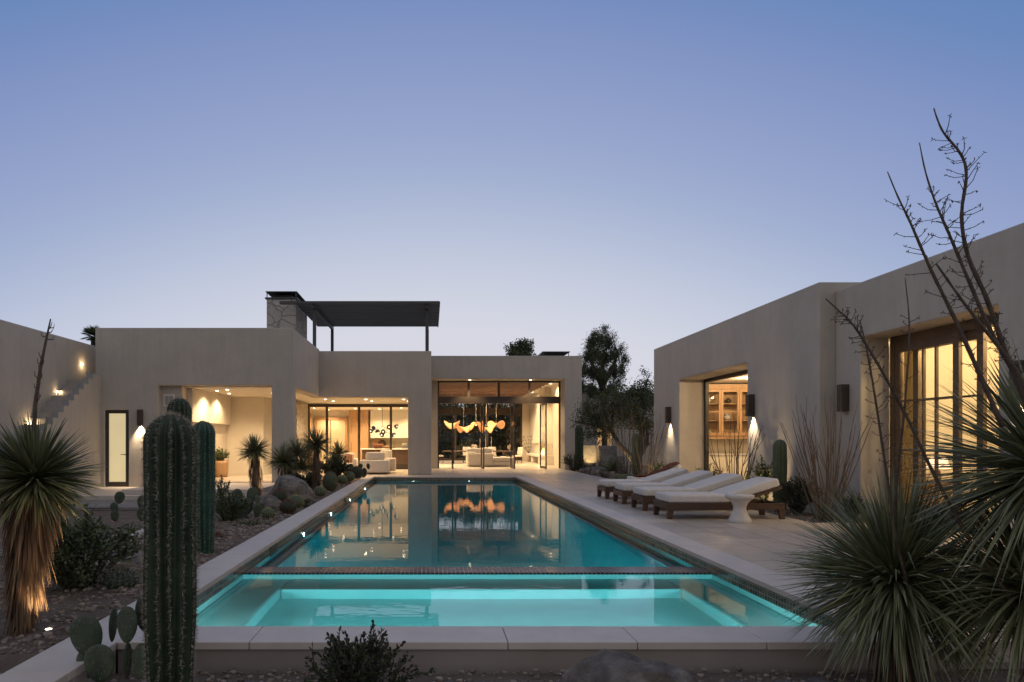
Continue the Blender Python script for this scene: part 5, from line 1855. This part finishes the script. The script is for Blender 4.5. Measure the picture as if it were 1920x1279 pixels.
for i, (p, Y, s, lab) in enumerate((((1108, 884), 29, .3, "rounded boulder with a lit rim near the main house corner"), ((1128, 889), 27.5, .42, "brown boulder left of the agave"), ((1092, 884), 30, .22, "small dark boulder nearest the main house corner"), ((1165, 882), 29, .32, "dark boulder right of the agave"))):
    c = at(*p, Y)
    boulder(lab, (c.x, c.y, c.z - .02), s, 160 + i, (1.1, .9, .8), None, 4)

# ------------------------------------------------------------------ trees
def tree(label, foot, trunk_pts, r0, crown, seed, lm, L, w, n, name="tree", limb=.4, hang=0.0, clump=.35, perc=26, group=None):
    """crown: list of (centre, (rx, ry, rz)) lobes; leaves gather in clumps on the lobes, each clump fed by a limb"""
    r = random.Random(seed)
    foot = Vector(foot)
    t = thing(name, label, "tree", foot, group)
    tb = MB(); lb = MB()
    for pts in trunk_pts:
        P = [Vector(p) for p in pts]
        tb.tube(P, [r0 * (1 - .6 * i / (len(P) - 1)) for i in range(len(P))], 8)
    tips = [Vector(p[-1]) for p in trunk_pts]
    tot = sum(c[1][0] * c[1][1] * c[1][2] for c in crown) ** 1.0
    for (c, e) in crown:
        c = Vector(c)
        near = min(tips, key=lambda q: (q - c).length)
        tb.tube([near, near.lerp(c, .5) + unit(r) * .08, c], [r0 * limb, r0 * limb * .75, r0 * limb * .5], 6)
        m = max(4, int(n * e[0] * e[1] * e[2] / tot))
        for _ in range(m):
            u = unit(r) * (r.random() ** .5)
            p = c + Vector((u.x * e[0], u.y * e[1], u.z * e[2]))
            if r.random() < .55: tb.tube([c.lerp(p, .15), c.lerp(p, .6) + unit(r) * .06 * e[0], p], [r0 * .12, r0 * .08, r0 * .03], 4, cap=False)
            cs = clump * r.uniform(.5, 1.2)
            for _k in range(perc):
                q = p + unit(r) * cs * (r.random() ** .5) * Vector((1, 1, .75)).length / 1.6
                if hang: q.z -= hang * r.random() * cs
                d = (unit(r) + Vector((0, 0, -hang))).normalized()
                oval_leaf(lb, q, d, L * r.uniform(.6, 1.3), w * r.uniform(.6, 1.3), r)
    tb.build("trunk", bark_m, t, True)
    lb.build("crown", lm, t)
    return t


Y = 27.6
f = at(1196, 894, Y)
tree("spreading desert tree with a leaning dark trunk between the two buildings", f,
     [[f - Vector((0, 0, .1)), at(1190, 866, Y), at(1172, 846, Y), at(1160, 832, Y), at(1148, 810, Y)], [f, at(1198, 850, Y), at(1203, 815, Y + .2), at(1196, 770, Y + .3)], [at(1190, 866, Y), at(1212, 830, Y + .3), at(1216, 790, Y + .4)]],
     .17, [(at(1120, 785, Y), (.95, .9, .65)), (at(1150, 765, Y), (1.1, 1.1, .8)), (at(1098, 770, Y - .2), (.55, .6, .4)), (at(1078, 790, Y - .3), (.3, .4, .3)), (at(1185, 775, Y + .3), (1.0, 1.0, .9)), (at(1200, 735, Y + .5), (.75, .8, .8)), (at(1175, 740, Y + .4), (.6, .7, .55)), (at(1120, 815, Y), (.75, .7, .4)), (at(1215, 712, Y + .5), (.4, .5, .5)), (at(1210, 800, Y + .4), (.6, .7, .6))],
     171, leaf_tree, .085, .045, 430, clump=.32, perc=24, name="desert_tree")
Y = 46
f = at(1134, 860, Y)
tree("tall feathery tree rising behind the main house and stone wall", f,
     [[f, at(1133, 790, Y), at(1131, 720, Y), at(1128, 680, Y)], [at(1131, 720, Y), at(1150, 690, Y), at(1157, 660, Y)], [at(1131, 730, Y), at(1112, 690, Y), at(1106, 660, Y)]],
     .2, [(at(x, y, Y + dy), (rx * .036, rx * .036, rz * .036)) for (x, y, rx, rz, dy) in (
         (1108, 640, 8, 14, 0), (1116, 622, 6, 11, .2), (1124, 634, 8, 16, -.3), (1134, 616, 5, 10, 0), (1140, 640, 8, 16, .3), (1148, 624, 4, 9, 0), (1104, 664, 8, 14, .2), (1118, 662, 9, 16, -.4), (1133, 666, 10, 16, .3),
         (1150, 662, 8, 14, 0), (1163, 650, 5, 10, -.2), (1170, 668, 6, 12, .2), (1096, 690, 8, 14, 0), (1112, 694, 10, 14, .3), (1130, 698, 11, 14, -.3), (1150, 692, 9, 14, .2), (1165, 690, 7, 12, 0), (1092, 720, 7, 12, .2), (1108, 728, 9, 14, -.2), (1128, 734, 11, 14, .2), (1148, 724, 9, 13, 0), (1160, 712, 6, 10, .3), (1088, 668, 3, 6, 0))],
     172, leaf_tree, .15, .036, 640, hang=.9, clump=.38, perc=46, limb=.16, name="feathery_tree")
Y = 57
f = at(975, 850, Y)
tree("round crowned dark tree just above the great room roof", f, [[f, at(975, 760, Y), at(975, 690, Y)]], .3,
     [(at(962, 655, Y), (.75, .8, .55)), (at(986, 652, Y), (.75, .8, .65)), (at(974, 645, Y), (.6, .7, .4)), (at(975, 668, Y), (1.3, 1.1, .6))], 173, leaf_tree, .2, .09, 130, clump=.4, perc=30, name="round_tree")
for i, (px, py, Y, s, lab) in enumerate(((1108, 742, 50, 1.1, "low green tree behind the right end of the main house"), (1160, 750, 52, 1.3, "green tree behind the garden building"), (1205, 745, 44, 1.2, "dark green tree behind the guest wing corner"))):
    f = at(px, 850, Y)
    tree(lab, f, [[f, at(px, 790, Y), at(px + 4, py, Y)]], .16, [(at(px - 10, py, Y), (s * .8, s, s * .55)), (at(px + 14, py + 6, Y), (s * .8, s, s * .5))], 180 + i, leaf_tree, .14, .07, 120, clump=.45, perc=26, name="garden_tree")
# palm behind the left wing
f = at(176, 850, 40)
pt = thing("palm_tree", "fan palm whose top shows behind the left end of the main house", "palm tree", f)
b = MB(); b.tube([f, at(177, 740, 40), at(176, 634, 40)], [.25, .2, .17], 10); b.build("trunk", bark_m, pt, True)
b = MB(); rp = random.Random(5); c = at(176, 632, 40)
for _ in range(34):
    d = unit(rp, -.5, .95); h = c + d * .55
    s = d.cross(Vector((0, 0, 1))).normalized()
    for k in range(-5, 6):
        leaf_blade(b, h - d * .35, (d + s * k * .13).normalized(), .62 * (1 - abs(k) * .04), .07, .12, rp)
b.build("crown", leaf_tree, pt)
# dark thicket seen through the great room's far windows, tree by tree
for i in range(13):
    x = -1.9 + i * .85 + rnd.uniform(-.2, .2); yy = 54 + (i % 2) * 2.2 + rnd.uniform(-.5, .5); h = rnd.uniform(5.0, 5.8)
    f = Vector((x, yy, -.4))
    tree("dark garden tree seen through the far windows of the great room", f, [[f, f + Vector((.1, 0, h * .5)), f + Vector((0, 0, h * .75))]], .12,
         [(f + Vector((0, 0, h * .8)), (.8, .8, h * .18)), (f + Vector((.1, 0, h * .55)), (.9, .8, h * .2)), (f + Vector((.2, -.2, h * .25)), (.9, .9, h * .24))], 190 + i, leaf_tree, .2, .11, 100, clump=.5, perc=24, name="thicket_tree", group="garden trees seen through the far windows")
hb = MB(); rh = random.Random(66)
for _ in range(9000):
    p = Vector((rh.uniform(-5, 12), rh.uniform(57.4, 58.6), rh.uniform(-.3, 5.1 + .5 * noise.noise(Vector((_ * .01, 0, 0))))))
    oval_leaf(hb, p, unit(rh), rh.uniform(.2, .45), rh.uniform(.12, .22), rh)
tag(hb.build("hedge", leaf_dark, base=(3.5, 58, -.3)), "tall dark hedge across the garden behind the great room windows", "hedge")
shrub("pale lit shrub outside the far great room windows", (2.7, 49.6, -.3), 2.0, .8, 40, 195, L=.08, w=.04, dens=.07, lm=leaf_pale)

# ------------------------------------------------------------------ garden walls and small building between the two houses
w = MB(); w.box(7.62, 8.28, 34.0, 34.5, .28, 1.16)
WP = thing("stone_planter", "pale stone faced block lit from the front beside the dark garden wall", "planter", (7.95, 34.2, 0))
bevel(w.build("block", stone_mat("pale rough stone", (.50, .43, .30), (.60, .53, .38), (.34, .28, .19), 3.2, (1, 1, 1.3), .5, .03), WP), .015)
MB().box(7.66, 8.24, 34.05, 34.45, -.1, .279).build("base", dark_metal, WP)
b = MB(); b.box(8.36, 9.6, 33.6, 34.0, -.1, .62); b.box(8.36, 9.2, 33.65, 34.0, .62, 1.14)
o = bevel(b.build("stone_wall", wall_stone, base=(9, 33.8, 0)), .03); tag(o, "low stepped wall of rough grey stone under the tree", "wall")
light('SPOT', "planter_uplight", (7.95, 33.2, .02), 70, WARM, WP, target=(7.95, 34.0, .75), size=.04, cone=70)
GH = thing("garden_building", "plain stucco building with a warm lit doorway far behind the tree", "building", (10, 48, 0))
wall('y', 48.0, 48.4, 7.5, 17, -.4, 4.78, [(11.75, 12.75, 0, 2.4), (9.2, 10.6, .4, 2.4)], stucco, GH)
MB().box(7.6, 17, 48.4, 54, 4.3, 4.7).build("roof", stucco, GH)
MB().box(7.6, 17, 51.5, 51.8, -.4, 4.3).build("interior_wall", plaster_in, GH)
light('POINT', "garden_room_lamp", (11.5, 49.8, 2.9), 260, WARM2, GH, size=.2)
light('POINT', "garden_room_lamp", (9.6, 49.8, 2.6), 120, WARM2, GH, size=.2)

# ------------------------------------------------------------------ garden lamps at ground level
def ground_lamp(label, p, target, e, size=.03, cone=60, vis=True, r=.026):
    t = thing("ground_spotlight", label, "garden light", p)
    b = MB(); b.lathe([(r * 1.3, -.05), (r * 1.35, .012), (r, .014)], tuple(p), 16); b.build("housing", black_m, t)
    b = MB(); b.lathe([(r * .92, .0142), (r * .4, .018)], tuple(p), 16); b.build("lens", lamp_m, t)
    light('SPOT', "ground_spot", Vector(p) + Vector((0, 0, .05)), e, WARM, t, target=target, size=size, cone=cone, blend=.6)


ground_lamp("glowing ground light in the gravel near the tall yucca", tuple(at(91, 1183, 5.33)), (-3.12, 5.36, .75), 42, cone=80)
ground_lamp("ground light by the path in front of the thatched yucca", (-4.45, 18.6, -.13), (-4.75, 18.65, 1.0), 30, cone=70)
ground_lamp("small ground light behind the nearest lounger", (6.75, 14.9, -.03), (7.2, 15.3, .5), 80, cone=100)
ground_lamp("small ground light below the far opening", (6.85, 17.3, -.03), (7.25, 17.7, .5), 80, cone=100)
ground_lamp("small ground light beside the far shrub under the wall lamp", (6.9, 21.2, -.03), (7.2, 21.5, .5), 70, cone=100)
ground_lamp("small ground light under the desert tree", tuple(at(1180, 893, 27)), (8.0, 28, 2.0), 90, cone=80)

# ------------------------------------------------------------------ loose gravel
def gravel(label_zones):
    b = MB()
    r = random.Random(77)
    base = []
    for s in range(6):
        q = MB(); rock_mesh(q, (0, 0, 0), 1, 300 + s, 1 if s % 2 else 2, .5, (1, .85, .65)); base.append((np.array(q.v), q.f))
    VS, FS, n = [], [], 0
    for (x0, x1, y0, y1, cnt, smin, smax) in label_zones:
        for _ in range(cnt):
            x, y = r.uniform(x0, x1), r.uniform(y0, y1)
            s = smin + (smax - smin) * r.random() ** 3
            v, f = base[r.randrange(6)]
            a = r.uniform(0, 6.3)
            R = np.array([[math.cos(a), -math.sin(a), 0], [math.sin(a), math.cos(a), 0], [0, 0, 1]])
            vv = (v * s) @ R.T + np.array([x, y, gz(x, y) + s * .2])
            VS.append(vv)
            FS += [tuple(k + n for k in q) for q in f]
            n += len(v)
    o = mesh_obj("gravel", np.concatenate(VS), FS, rock_m)
    tag(o, kind="stuff")


gravel([(-4.6, -2.62, 4.0, 8, 2600, .008, .04), (-4.4, -2.62, 8, 15, 3000, .012, .05), (-4.4, -2.62, 15, 26, 1600, .015, .06), (-7, -4.4, 6, 14, 1500, .012, .05),
        (-2.1, 3.6, 3.5, 4.7, 2600, .006, .03), (3.7, 5, 3, 4.7, 300, .01, .04), (6.55, 7.7, 11.8, 23.5, 1500, .012, .05), (6.4, 9, 23.5, 33, 1300, .015, .07), (-2.15, -1, 2.6, 4, 500, .006, .03)])
